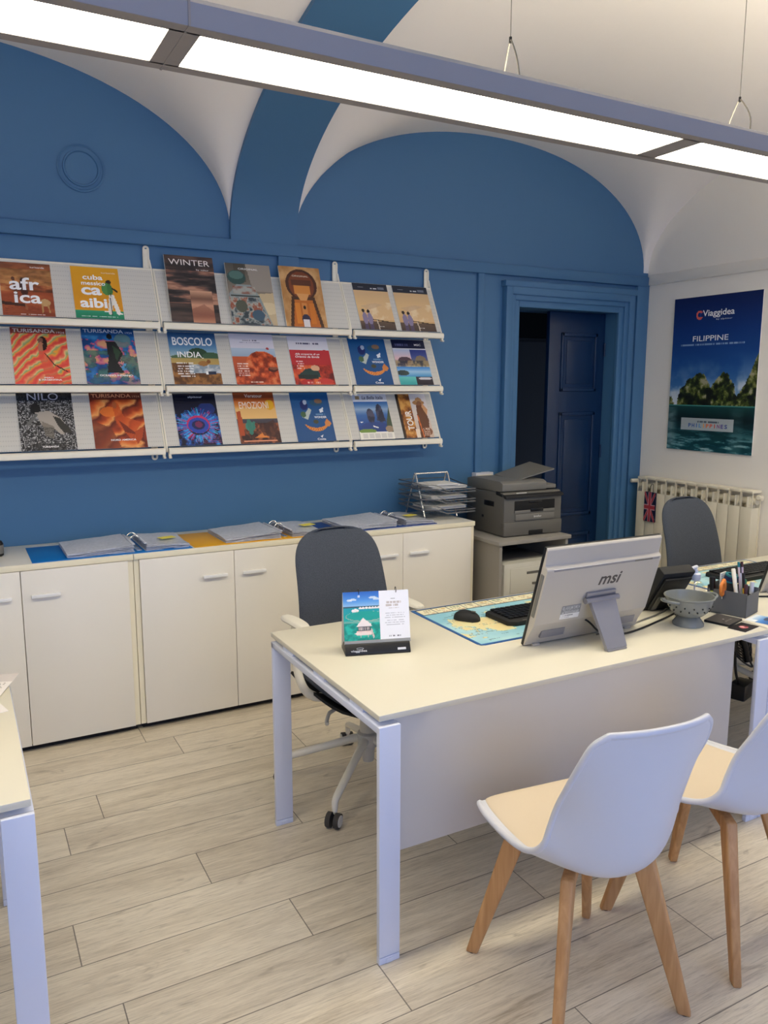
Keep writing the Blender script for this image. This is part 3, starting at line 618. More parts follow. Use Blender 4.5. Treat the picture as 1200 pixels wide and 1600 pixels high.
# bottom tier
p = Paint(66, 90); n = p.noise(9, 11, 81); p.ramp(np.abs(((n*6) % 1)-.5)*2, [(.1, '141416'), (.5, '3a3a3c'), (.85, '9a9a9a'), (1, 'd0d0ce')]); p.rect(0, 0, 1, .16, '18181c', .75); p.ell(.32, .30, .09, .10, '141416'); p.poly([(.3, .36), (.55, .33), (.75, .45), (.92, .68), (.74, .74), (.6, .62), (.42, .60)], 'b3aa9e'); p.poly([(.62, .42), (.74, .46), (.95, .70), (.80, .72), (.7, .6)], '35332e'); p.line((.32, .40), (.16, .56), .03, '6a6a68'); p.poly([(.40, .5), (.62, .6), (.6, .8), (.45, .76)], '776f62', .7); p.rect(.2, .88, .8, 1, '141414', .5)
magazine(p, [('NILO', .47, .09, .56, .12, 'c4c8d8'), ('TURISANDA', .52, .935, .30, .03, Wt, .02)], 3, .374, .239, .298, 'black and white brochure with a wading bird, leftmost on the bottom tier')
p = Paint(66, 90); x = p.u*.8+p.v*.9+.7*p.noise(2, 3, 85); p.ramp((x*2.6) % 1, [(0, '5a1e12'), (.3, 'a83a18'), (.55, 'e07030'), (.8, 'f0a860'), (1, '7a2a16')]); p.grad([(0, '4a1c16'), (1, '6a281a')], 0, .14, al=.85); p.ell(.34, .36, .17, .09, 'e8782a', .9); p.poly([(.42, .22), (.52, .2), (.62, .45), (.95, .55), (.7, .85), (.45, .55)], 'd0541e', .8); p.ell(.46, .24, .045, .06, 'b05a30'); p.poly([(.5, .5), (.6, .72), (.85, .78), (.65, .62)], '6a1e10', .8); p.poly([(0, .5), (.35, .65), (.5, 1), (0, 1)], '7a3420', .75); p.poly([(.78, .72), (.98, .62), (.92, .82), (.8, .95)], 'b8481e')
magazine(p, [('TURISANDA', .42, .075, .76, .065, 'e8a880', .01), ('1924', .90, .09, .14, .035, 'e8a880'), ('NORD AMERICA', .55, .855, .48, .032, Wt, .02)], 3, .693, .242, .296, 'brochure of orange swirling canyon rock, bottom tier of the left rack')
p = Paint(66, 86, '0a0f2c'); p.ramp(p.noise(10, 12, 91), [(.45, '0a0f2c'), (.6, '1a4a9a'), (.72, '3aa0e0')], p.v > .4); p.ell(.75, .30, .2, .12, '1c3a8a', .8); p.grad([(0, '0a0d26'), (1, '0a0d26')], 0, .2)
r = np.random.RandomState(4)
for i in range(260):
    a = r.rand()*2*PI; q = .26+.16*r.rand(); p.line((.50+.27*math.cos(a), .62+.19*math.sin(a)), (.50+(q+.1)*math.cos(a), .62+(q+.04)*.75*math.sin(a)), .008, ['2a8ae0', '4ac0f0', '1a5ac0', 'c03a7a'][i % 4], .8)
p.ell(.50, .60, .27, .17, 'c8326a'); p.ell(.50, .62, .24, .15, '2a4ab0'); p.ell(.50, .61, .15, .09, '1a2458'); p.ell(.51, .60, .09, .06, '7a2a5a')
for i in range(12): p.scrib(.55, .98, .80+.016*i, .01, 'c04a7a', 92+i, .5)
magazine(p, [('alpitour', .52, .075, .34, .05, 'dfe6f2', .01)], 3, 1.077, .217, .285, 'dark blue brochure with a glowing round sea anemone, bottom tier of middle rack')
p = Paint(60, 86); p.grad([(0, '8a4222'), (.25, 'c45a26'), (.5, 'e8903e'), (.62, 'f2c27a')], 0, .56); p.rect(0, 0, 1, .14, '7a3a20', .6); p.ell(.86, .27, .11, .10, 'f0b424'); p.grad([(0, '4a4a58'), (1, '3a3038')], .54, .7); p.ramp(p.noise(10, 8, 101), [(.4, '3a2020'), (.65, 'a05a3a')], p.v > .62); p.ell(.3, .68, .12, .09, '3f8a78'); p.line((.28, .58), (.3, .8), .05, '3a8070'); p.line((.40, .6), (.36, .74), .03, '3a8070'); p.poly([(.02, .4), (.12, .38), (.14, .85), (.02, .85)], 'b8502a'); p.poly([(.35, .9), (.62, .78), (.72, .9)], 'e88a40'); p.rect(.08, .94, .9, .965, 'f0a078'); p.poly([(.5, .7), (.9, .55), (1, .9), (.6, .86)], '4a2a26', .7)
magazine(p, [('Veratour', .50, .095, .44, .065, 'f6e8dc', .01), ('EMOZIONI', .47, .275, .72, .13, 'fff4e6', 0)], 3, 1.392, .222, .298, 'orange brochure with a desert sunset and cactus, bottom tier of middle rack')
magazine(wonder(), WT, 3, 1.708, .224, .288, 'deep blue brochure with a swirl of islands, on the bottom tier of the middle rack')
p = Paint(60, 80); p.rect(0, 0, 1, .18, 'dfe3ee'); p.grad([(0, '2f6cb4'), (.25, '9ab4d2'), (.45, '3a6cb0'), (1, '1f3f84')], .18, .84); p.ell(.42, .48, .11, .15, '3a3f56'); p.ell(.70, .42, .10, .19, '333a50'); p.poly([(.58, .6), (.66, .26), (.78, .28), (.84, .62)], '39405a'); p.ramp(p.noise(8, 9, 111), [(.4, '2a2e44'), (.6, '5a5a70')], ((p.u-.42)**2/.012+(p.v-.5)**2/.025 < 1) | ((p.u-.71)**2/.01+(p.v-.45)**2/.04 < 1), .7); p.ell(.5, .72, .4, .10, '2c4684', .7); p.poly([(1, .3), (1, .86), (.8, .84), (.86, .6)], '4a5a44'); p.ell(.9, .78, .12, .07, 'a08a72'); p.ell(.25, .82, .25, .05, '7a9a4a'); p.poly([(.44, .70), (.58, .74), (.56, .76), (.44, .73)], Wt); p.ell(.12, .62, .04, .012, Wt); p.rect(0, .85, 1, 1, 'f2eee2')
for i in range(5): p.rect(.08+.18*i, .88, .22+.18*i, .98, 'dcd8d0')
p.rect(.08, .05, .2, .13, 'b89a6a')
magazine(p, [('La Bella Italia', .58, .085, .62, .075, '2a3048', .01, .2)], 3, 2.079, .217, .279, 'white-headed brochure with two sea stacks in blue water, bottom tier of narrow rack')
p = Paint(60, 80, 'c88a50'); p.grad([(0, 'e6e2e4'), (1, 'd2b8a0')], 0, 1, .42, 1); p.ramp(p.noise(7, 9, 115), [(.3, '6a3a1a'), (.5, 'b8742e'), (.7, 'e0a85a')], p.u < .45); p.rect(0, 0, .07, 1, '3a2416'); p.ell(.72, .20, .2, .06, 'a87848'); p.ell(.74, .15, .11, .07, 'b5885a'); p.ell(.74, .25, .1, .09, '8a5a3a'); p.poly([(.62, .26), (.86, .26), (.95, .6), (.85, 1), (.55, 1), (.58, .55)], '6a4028'); p.poly([(.84, .2), (.98, .36), (.92, .5), (.80, .3)], 'd29a6a'); p.line((.6, .5), (.66, .98), .02, 'd8743a'); p.ell(.82, .86, .16, .10, '8a5a40'); p.rect(.42, .8, .55, 1, 'f0dcc6')
for i in range(5): p.scrib(.68, .9, .80+.035*i, .015, 'f6e6d6', 120+i)
magazine(p, [('TOUR', .29, .60, .62, .15, 'fbf6ee', .02, 0, PI/2)], 3, 2.350, .197, .276, 'brown brochure with sideways capitals and a woman in a hat, rightmost bottom tier', 'dark')

# ------------------------------------------------------------------ open ring binders on the cabinets
CT = .845
def binder(label, board_col, x0, x1, sl, sr, xr, yf, yb, seed, note_at):
    """boards x0..x1 lie flat; left sleeves sl=(x0,x1), right sleeves sr, rings at xr"""
    cx = (x0+x1)/2
    t = thing('ring_binder', label, 'ring binder', (cx, (yf+yb)/2, CT), 0, 'open ring binders on the cabinets')
    bm_ = mat('binder_board_%d' % seed, board_col, .45)
    MB().b2((x0-cx, -(yb-yf)/2, 0), (xr-.03-cx, (yb-yf)/2, .003), .001).b2((xr-.03-cx, -(yb-yf)/2, 0), (xr+.03-cx, (yb-yf)/2, .0035), .001).b2((xr+.03-cx, -(yb-yf)/2, 0), (x1-cx, (yb-yf)/2, .003), .001).build('cover_board', bm_, t, merge=False)
    r = random.Random(seed)
    for nm, (a, b), h, cnt in (('left_sleeves', sl, .034, 13), ('right_sleeves', sr, .028, 11)):
        m = MB()
        for k in range(cnt):
            z = .003+h*k/cnt; j = r.uniform(-.004, .004); jy = r.uniform(-.006, .006); left = nm[0] == 'l'
            def P(u, w, z=z, j=j, jy=jy, k=k):
                x = a+(b-a)*u-cx+j; edge = (1-u) if left else u       # near the rings the leaves lie higher
                return (x, -.155+.31*w+jy, z*(1-.38*edge**1.5)+.004*math.sin(5*w+k)*edge*(k/cnt)+.0015*math.sin(9*u+2*k))
            m.sheet(P, [i/9 for i in range(10)], [i/6 for i in range(7)], lambda u, w: .0011, lambda u, w: .0004)
        st = m.build('sleeve_stack', mat('sleeve_film_%d%s' % (seed, nm[0]), (212, 215, 224), .25, bscale=70, vary=.22), t)
    q = MB(); q.b2((xr-.012-cx, -.14, .0035), (xr+.012-cx, .14, .008), .002)
    q.build('ring_plate', chrome, t)
    for yy in (-.04, .04):
        MB().tube([(xr-cx+.030*math.cos(a), yy, .012+.046*math.sin(a)) for a in [PI*i/14 for i in range(15)]], .0024, 8).build('ring', chrome, t)
    for s_ in (-1, 1): MB().box((xr-cx+s_*.026, -.02, .038), (.012, .26, .006), .002).build('sleeve_edge', chairpp, t)
    if note_at: MB().box((note_at[0]-cx, note_at[1], .034), (.075, .05, .0012), 0, .25).build('sticky_note', note, t)
binder('open ring binder with bright blue boards and a yellow note, leftmost on the cabinets', (8, 116, 196), .245, .935, (.39, .672), (.728, .925), .700, 3.60, 3.955, 11, (.85, -.03))
binder('open ring binder with yellow boards, on the middle cabinet', (238, 176, 30), .945, 1.64, (1.105, 1.385), (1.445, 1.625), 1.415, 3.60, 3.955, 12, (1.58, -.02))
binder('open ring binder with dark blue boards, beside the letter tray', (28, 66, 142), 1.66, 2.30, (1.75, 2.05), (2.11, 2.285), 2.080, 3.62, 3.955, 13, (2.21, -.02))
g = MB().lathe([(.030, 0), (.036, .004), (.036, .055), (.031, .066), (.022, .068), (.0, .066)], 24).build('desk_gadget', black_soft); g.location = (.113, 3.84, CT)
tag(g, 'small black rounded gadget at the left end of the cabinet tops', 'gadget')
MB().lathe([(.0365, .012), (.0372, .013), (.0372, .050), (.0365, .051)], 24).build('grille', grey_p2, g)

# letter tray
t = thing('letter_tray', 'three-tier wire letter tray full of papers at the cabinet end', 'letter tray', (2.435, 3.81, CT), 0)
for x in (-.125, .092):
    MB().tube([(x, -.045, .004), (x-.004, .055, .245), (x-.004, .065, .253), (x-.004, .075, .245), (x, .175, .004)], .0055, 8).build('frame', chrome, t)
for y in (.058, .072): MB().tube([(-.129, y, .252), (.088, y, .252)], .0045, 8).build('handle', chrome, t)
for k in range(3):
    z = .052+.058*k; m = MB(Matrix.Translation((.012, 0, 0)) @ Matrix.Diagonal((.83, 1, 1, 1)))
    m.tube([(-.235, -.10, z+.016), (-.13, -.13, z+.012), (-.06, -.14, z-.010), (.17, -.135, z-.010), (.175, .17, z+.010), (-.225, .17, z+.018)], .0045, 8, closed=True)
    m.tube([(-.235, -.10, z+.042), (-.14, -.13, z+.036), (-.065, -.14, z+.006), (.17, -.14, z+.006), (.175, .17, z+.038), (-.225, .17, z+.042)], .003, 6, closed=True)
    for i in range(9): x = -.20+.043*i; m.tube([(x, -.13, z-.006), (x, .17, z+.010)], .0016, 6)
    for i in range(6): y = -.11+.044*i; m.tube([(-.215, y, z+.006), (.17, y, z-.001)], .0016, 6)
    sh = m.build('tray', tray_m, t)
    pm = MB(Matrix.Translation((.02, 0, 0)) @ Matrix.Diagonal((.80, 1, 1, 1)))
    for i in range(6): pm.box((-.02+.006*math.sin(3*i+k), .01+.004*math.cos(2*i), z+.008+.003*i), (.29, .21, .002), 0, .03*math.sin(i*2+k))
    if k == 2: pm.box((-.07, .0, z+.028), (.25, .17, .006), 0, .06).box((-.04, -.03, z+.034), (.18, .15, .006), 0, -.05)
    pm.build('paper_stack', paper, sh)
w = MB().b2((2.822, YW-.05, 1.0), (2.955, YW, 1.062), .004).build('wall_box', chairpp); tag(w, 'small white box on the blue wall behind the dark printer', 'wall box')
MB().b2((2.835, YW-.052, 1.012), (2.942, YW-.049, 1.05), .001).build('lid', off_w, w)

# ------------------------------------------------------------------ printer stand and the two printers
PX, PY = 2.575, 3.42
t = thing('printer_stand', 'grey beige printer stand between the cabinets and the doorway', 'printer stand', (PX, PY, 0))
MB().b2((0, 0, .725), (.52, .50, .747), .003).build('top_board', stand_m, t)
MB().b2((.015, .012, 0), (.033, .49, .725)).build('side_panel', stand_m, t)
MB().b2((.487, .012, 0), (.505, .49, .725)).build('side_panel', stand_m, t)
MB().b2((.033, .46, .05), (.487, .475, .725)).build('back_panel', dark_hole, t)
MB().b2((.033, .02, .195), (.487, .46, .213)).build('shelf', stand_m, t)
t = thing('printer', 'dark grey multifunction printer with raised paper feeder, on top of the stand', 'printer', (PX+.105, PY+.10, .747), math.radians(-2))
W, Dp = .405, .39
b = MB()
b.prism([(0, 0.004), (0, .085), (.0, .235), (.02, .255), (Dp-.02, .245), (Dp, .22), (Dp, .004)], 'x', 0, W, .006)
body = b.build('body', grey_p, t)
MB().b2((.07, -.003, .135), (W-.05, .03, .205), .004).build('output_slot', dark_hole, body)
MB().prism([(-.005, .132), (-.004, .150), (.02, .162), (.03, .132)], 'x', .072, W-.052, .002).build('output_lip', grey_p2, body)
MB().b2((.075, -.007, .092), (W-.055, .004, .130), .003).build('front_flap', grey_p2, body)
MB().b2((.18, -.009, .138), (.27, .01, .158), .004).b2((.17, -.007, .190), (.26, 0, .2), .003).build('latch', blackp, body)
MB().b2((-.002, -.006, .006), (W+.002, .02, .083), .004).build('paper_cassette', grey_p, t)
MB().b2((.17, -.009, .008), (.27, -.003, .032), .003).build('cassette_grip', dark_hole, t)
MB().b2((-.003, .10, .165), (.002, .20, .195), .006).build('side_grip', blackp, t)
MB().b2((-.002, .205, .09), (.002, .225, .105), .004).build('side_button', blackp, t)
pn = MB(); pn.prism([(-.018, .222), (-.016, .238), (.085, .262), (.085, .235)], 'x', .0, W, .003); panel = pn.build('control_panel', black_soft, t)
k = MB()
for i in range(5): k.box((.20+.03*i, .03, .2515), (.018, .012, .004), .002)
k.b2((.09, .01, .2455), (.16, .04, .250)); k.build('button', grey_w, panel)
MB().prism([(.02, .260), (.02, .304), (.05, .316), (Dp-.06, .318), (Dp, .305), (Dp, .25), (.08, .252)], 'x', .0, .31, .006).build('document_feeder', grey_p2, t)
MB().prism([(.03, .262), (.03, .285), (Dp-.02, .288), (Dp, .255)], 'x', .30, W-.02, .004).build('scanner_lid', grey_p2, t)
ft = MB(); ft.add([(.14, .09, .306), (.15, .32, .318), (.40, .31, .385), (.40, .07, .365)]+[(.14, .09, .312), (.15, .32, .324), (.40, .31, .391), (.40, .07, .371)], [(3, 2, 1, 0), (4, 5, 6, 7), (0, 1, 5, 4), (1, 2, 6, 5), (2, 3, 7, 6), (3, 0, 4, 7)])
ft.build('feeder_tray', grey_p2, t)
lo = art('printer_badge', Paint(4, 2, '747069'), .06, .016, t, [('brother', .5, .5, .9, .85, 'd8d8d4', .01)]); lo.matrix_parent_inverse = Matrix(); lo.location = (.20, -.0078, .104); lo.rotation_euler = (PI/2, 0, 0)
t = thing('printer', 'pale cream laser printer inside the stand, below the dark one', 'printer', (PX+.065, PY+.035, .213))
MB().prism([(.0, 0), (.38, 0), (.38, .36), (.0, .36)], 'z', 0, .40, .03).build('body', pale_pr, t)
MB().b2((.045, -.004, .22), (.345, .03, .365), .004).build('front_cover', pale_pr, t)
MB().b2((.045, -.004, .05), (.345, .03, .215), .004).build('paper_cassette', pale_pr, t)
MB().b2((.16, -.006, .325), (.25, 0, .34), .002).build('grip', grey_p, t)
MB().b2((.20, -.010, .262), (.26, 0, .275), .003).build('cover_latch', grey_p, t)
MB().b2((-.002, .03, .25), (.001, .06, .29)).build('vent', grey_p2, t)
MB().b2((.03, .05, .398), (.35, .3, .404), .002).build('output_recess', grey_p2, t)

# ------------------------------------------------------------------ office swivel chairs
def make_office_chair(label, loc, rz):
    """faces local -y"""
    t = thing('office_chair', label, 'office chair', loc, rz, 'charcoal swivel chairs behind the desks')
    def hw(v):
        a = .225-.032*v
        if v > .72: a *= max(0, 1-((v-.72)/.28)**2.8)**(1/3.4)
        return a
    def back(u, v):
        z = .45+.562*v; y = .205+.10*v+.035*math.sin(PI*v)*-1; x = hw(v)*u
        return (x, y-.045*(u*u)*(1-.4*v), z)
    vs = [i/16*.72 for i in range(16)]+[.72+.28*math.sin(PI/2*i/16) for i in range(17)]
    us = [-math.cos(PI*i/20) for i in range(21)]
    th = lambda T: (lambda u, v: T*max(0, 1-abs(u)**5)**.5*(max(0, 1-v**14)**.5))
    MB().sheet(back, us, vs, th(.028), th(.018)).build('backrest', fabric, t)
    def seat(u, v):
        y = -.27+.50*v; w_ = .235*(max(0, 1-(1-v)**7)**.5)*(1-.05*v); return (w_*u, y, .440+.015*abs(u)**3-.03*(1-v)**4+.02*v**6)
    MB().sheet(seat, us, [0]+[i/20 for i in range(1, 21)], th(.035), th(.03)).build('seat', fabric, t)
    sh = MB()
    def pan(u, v): p = seat(u*1.02, v); return (p[0], p[1], p[2]-.034-.02*(1-u*u))
    sh.sheet(pan, us, [i/10 for i in range(11)], lambda u, v: .004, lambda u, v: .006)
    sh.build('seat_shell', black_soft, t)
    for s_ in (-1, 1):
        ar = MB()
        ar.tube([(s_*.14, .03, .392), (s_*.23, .03, .400), (s_*.272, .055, .45), (s_*.278, .09, .57), (s_*.270, .10, .675)], lambda q: .019-.004*q, 12, smooth=3)
        arm = ar.build('arm', off_w, t)
        def pad(u, v, s_=s_): a = -.10+.20*v; return (s_*.266+.031*u*max(0, 1-abs(2*v-1)**4)**.5, 0.105+a, .692-.006*(2*v-1)**2)
        MB().sheet(pad, [i/6-1 for i in range(13)], [i/16 for i in range(17)], lambda u, v: .012*max(0, 1-abs(u)**4)**.5, lambda u, v: .010*max(0, 1-abs(u)**4)**.5).build('arm_pad', off_w, arm)
    MB().b2((-.09, -.09, .365), (.09, .11, .40), .012).build('mechanism', black_soft, t)
    MB().tube([(-.06, -.03, .375), (-.20, -.05, .372), (-.235, -.085, .350), (-.24, -.10, .345)], .008, 8, smooth=1).build('lever', grey_w, t)
    MB().cyl((0, 0, .27), (0, 0, .37), .016).build('gas_lift', chrome, t)
    MB().lathe([(.031, .20), (.033, .205), (.033, .33), (.029, .335), (0, .335)]).build('column', grey_w, t)
    b = MB(); b.lathe([(.022, .095), (.024, .10), (.028, .155), (.044, .165), (.044, .215), (.034, .222), (0, .222)]); hub = b.build('hub', grey_w, t)
    for k in range(5):
        a = 2*PI*k/5+math.radians(218); c, s_ = math.cos(a), math.sin(a); R = .345
        lg = MB().tube([(c*.025, s_*.025, .195), (c*.06, s_*.06, .188), (c*.15, s_*.15, .160), (c*(R-.03), s_*(R-.03), .110), (c*(R-.004), s_*(R-.004), .10), (c*R, s_*R, .085), (c*R, s_*R, .058)], lambda q: .019-.009*q, 12, smooth=2).build('base_leg', off_w, t)
        q = MB(); ax = Vector((-s_, c, 0)); f = Vector((c, s_, 0)); o = Vector((c*R, s_*R, .028))+f*.012
        for d in (-.016, .016): q.cyl(o+ax*(d-.009), o+ax*(d+.009), .028, n=24)
        cst = q.build('caster', tire, lg)
        h = MB(); h.cyl(o-ax*.0275, o-ax*.024, .0215, n=24).cyl(o+ax*.024, o+ax*.0275, .0215, n=24).b2(tuple(o-f*.012+Vector((-.006, -.006, .02))), tuple(o-f*.012+Vector((.006, .006, .048)))); h.build('caster_cap', grey_w, cst)
    return t
oc = make_office_chair('charcoal fabric swivel chair with cream armrests, behind the tent calendar', (1.375, 2.665, 0), math.radians(4))
oc2 = dup(oc, (3.39, 2.61, 0), math.radians(2), 'charcoal fabric swivel chair in front of the radiator')
for ch in [o for o in COL.objects if o.parent == oc2 and o.name.split('.')[0] == 'arm']:      # the photo shows no armrests on this one
    for k in [o for o in COL.objects if o.parent == ch]: bpy.data.objects.remove(k)
    bpy.data.objects.remove(ch)

# ------------------------------------------------------------------ white visitor chairs
def make_chair(label, loc, rz):
    """faces local +y"""
    t = thing('visitor_chair', label, 'chair', loc, rz, 'white shell chairs in front of the desk')
    prof = [(.222, .430, .160, 0, 0), (.210, .450, .182, 0, 0), (.15, .450, .200, .006, 0), (.05, .438, .207, .020, .0), (-.05, .424, .208, .044, .012), (-.125, .418, .204, .072, .030), (-.185, .434, .198, .092, .058), (-.224, .488, .190, .086, .086), (-.246, .57, .184, .064, .090), (-.262, .66, .182, .040, .072), (-.276, .75, .178, .018, .050), (-.288, .815, .166, .004, .038), (-.300, .852, .138, -.006, .032)]
    def at(v):
        x = v*(len(prof)-1); i = min(int(x), len(prof)-2); f = x-i
        P = [prof[max(0, min(len(prof)-1, i+k))] for k in (-1, 0, 1, 2)]; out = []
        for k in range(5):
            a, b, c, d = (p[k] for p in P); out.append(.5*(2*b+(c-a)*f+(2*a-5*b+4*c-d)*f*f+(3*b-a-3*c+d)*f**3))
        return out
    def P(u, v):
        y, z, w, lift, fwd = at(v); a = abs(u)**2.2
        w2 = w
        return (w2*u, y+fwd*a, z+lift*a)
    us = [-math.cos(PI*i/26) for i in range(27)]; vs = [i/60 for i in range(61)]
    m = MB(); m.sheet(P, us, vs, lambda u, v: .005, lambda u, v: .005)
    rim = [P(u, 0) for u in us]+[P(1, v) for v in vs[1:]]+[P(u, 1) for u in us[::-1][1:]]+[P(-1, v) for v in vs[::-1][1:-1]]
    m.tube(rim, .0085, 8, closed=True)
    m.build('shell', chairpp, t, ang=60)
    def cs(u, v): p = P(u*.90, .035+.43*v); return (p[0], p[1], p[2]+.004)
    e = lambda u, v: .009*max(0, 1-abs(u)**8)**.5*max(0, 1-abs(2*v-1)**10)**.5
    MB().sheet(cs, us, [(1-math.cos(PI*i/24))/2 for i in range(25)], lambda u, v: 0, e).build('seat_cushion', cush, t)
    fr_ = MB()
    for a in (PI/4, -PI/4): fr_.box((0, 0, .392), (.31, .03, .032), .004, a)
    fr_.b2((-.07, -.07, .405), (.07, .07, .415)).build('underframe', beech, t)
    for sx in (-1, 1):
        for sy in (-1, 1):
            top = Vector((sx*.112, sy*.112, .415)); bot = Vector((sx*.198, sy*.205, 0)); r = Vector((sx, sy, 0)).normalized(); s_ = Vector((-r.y, r.x, 0))
            bm = bmesh.new(); V = []
            for (c, a, b) in ((bot, .017, .012), (top, .030, .016)):
                V.append([bm.verts.new(c+r*(i*a)+s_*(j*b)) for i, j in ((-1, -1), (1, -1), (1, 1), (-1, 1))])
            bm.faces.new(V[0][::-1]); bm.faces.new(V[1])
            for i in range(4): bm.faces.new((V[0][i], V[0][(i+1) % 4], V[1][(i+1) % 4], V[1][i]))
            bmesh.ops.recalc_face_normals(bm, faces=bm.faces[:]); bmesh.ops.bevel(bm, geom=bm.edges[:], offset=.006, segments=3, profile=.5, affect='EDGES')
            mm = MB(); mm.addbm(bm); lg = mm.build('leg', beech, t)
            MB().cyl((bot.x, bot.y, 0), (bot.x+.0, bot.y, .006), .011, n=12).build('glide', tire, lg)
    return t
vc = make_chair('white shell chair with beech legs, nearest, seen whole from behind', (1.366, 1.434, 0), math.radians(-6))
dup(vc, (1.895, 1.455, 0), math.radians(12), 'white shell chair with beech legs cut by the right edge, behind the nearest')

# ------------------------------------------------------------------ things on the desks
DT = .731
def desk_pad(label, x0, y0, w, h, seed):
    P = Paint(150, 110, '9fd0dc'); P.ramp(P.noise(5, 4, seed), [(.3, '8fc6d8'), (.7, 'b6dde4')])
    land = P.noise(5, 4, seed+3, 5); m = (land > .60) & (P.v > .22); P.put(m, 'e6dfae'); P.put((land > .66) & (P.v > .22), 'e9d9a2'); P.put((land > .595) & (land < .602) & (P.v > .22), '6a8a8a', .7)
    for i in range(70):
        r = np.random.RandomState(seed+i); u, v = r.rand(), .24+.7*r.rand(); P.scrib(u, u+.05, v, .008, '46606a', seed+i, .7)
    P.line((.10, .30), (.30, .24), .003, '46606a', .7); P.ring(.25, .25, .035, .040, '46606a', .6); P.ring(.20, .27, .028, .032, '46606a', .6)
    P.rect(0, 0, 1, .17, '3a4a52')
    for i in range(9):
        a = .02+.107*i; P.rect(a, .025, a+.102, .155, 'efe8c8'); P.scrib(a+.02, a+.085, .06, .02, ['8a7a5a', 'c09a4a', '6a8a6a'][i % 3], seed+i); P.scrib(a+.015, a+.08, .10, .018, '9a8a6a', seed+30+i); P.scrib(a+.04, a+.09, .135, .012, 'b05a3a', seed+50+i, .6)
    for q in ((0, 0, 1, .012), (0, .982, 1, 1), (0, 0, .012, 1), (.988, 0, 1, 1)): P.rect(*q, '3a6aa8')
    root = MB().prism([(.02, 0), (w-.02, 0), (w, .02), (w, h), (0, h), (0, .02)], 'z', 0, .002).build('desk_pad', mat('pad_edge_%d' % seed, (52, 96, 158), .5))
    root.location = (x0, y0, DT); tag(root, label, 'desk pad', 'map desk pads')
    art('map_print', P, w-.006, h-.006, root, (), z=.0026, M=Matrix.Translation((.003, .003, 0)))
desk_pad('light blue map desk pad under the mouse, in front of the silver monitor', 1.502, 2.082, .64, .468, 3)
desk_pad('light blue map desk pad by the second keyboard, behind the pen organizer', 2.80, 2.13, .66, .42, 40)

def mouse():
    def top(u, v):
        w_ = .034*max(0, 1-abs(2*v-1)**3)**.5*(1+.12*math.cos(PI*v)); return (w_*u, -.052+.104*v, .004)
    hgt = lambda u, v: .033*max(0, 1-abs(u)**4)**.5*max(0, 1-abs(2*v-1.0)**2.6)**.5*(1-.18*v)
    m = MB().sheet(top, [-math.cos(PI*i/14) for i in range(15)], [(1-math.cos(PI*i/20))/2 for i in range(21)], hgt, lambda u, v: .002).build('computer_mouse', black_soft)
    m.location = (1.632, 2.352, DT+.0015); m.rotation_euler = (0, 0, math.radians(208.7)); tag(m, 'black computer mouse on the map desk pad', 'mouse')
    MB().box((0, .026, .0355), (.006, .018, .006), .002).build('scroll_wheel', grey_p, m)
mouse()
def keyboard(label, loc, rz, w=.46):
    t = thing('keyboard', label, 'keyboard', loc, rz, 'black keyboards on the desks')
    d = .17
    MB().prism([(0, .022), (.028, 0), (w-.028, 0), (w, .022), (w, d-.012), (w-.02, d), (.02, d), (0, d-.012)], 'z', 0, .018, .004).build('case', black_soft, t)
    sl = MB()
    for r in range(6):
        n = 18
        for c in range(n):
            if r == 0 and 4 <= c <= 8:
                if c == 4: sl.box((.022+(w-.044)/n*6.5, .045, .0205), ((w-.044)/n*5-.003, .016, .007), .002)
                continue
            sl.box((.022+(w-.044)*(c+.5)/n, .045+.0212*r, .0205+.0006*r), ((w-.044)/n-.003, .0175, .007), .002)
    sl.build('keys', blackp, t)
    MB().b2((.06, .006, .0172), (w-.06, .0095, .0186)).build('palm_strip', grey_p, t)
    return t
kb = keyboard('black keyboard on the map pad, half behind the silver monitor', (1.715, 2.195, DT+.0021), math.radians(0))
dup(kb, (2.985, 2.235, DT+.0021), math.radians(1), 'black keyboard at the right edge, behind the pen organizer')

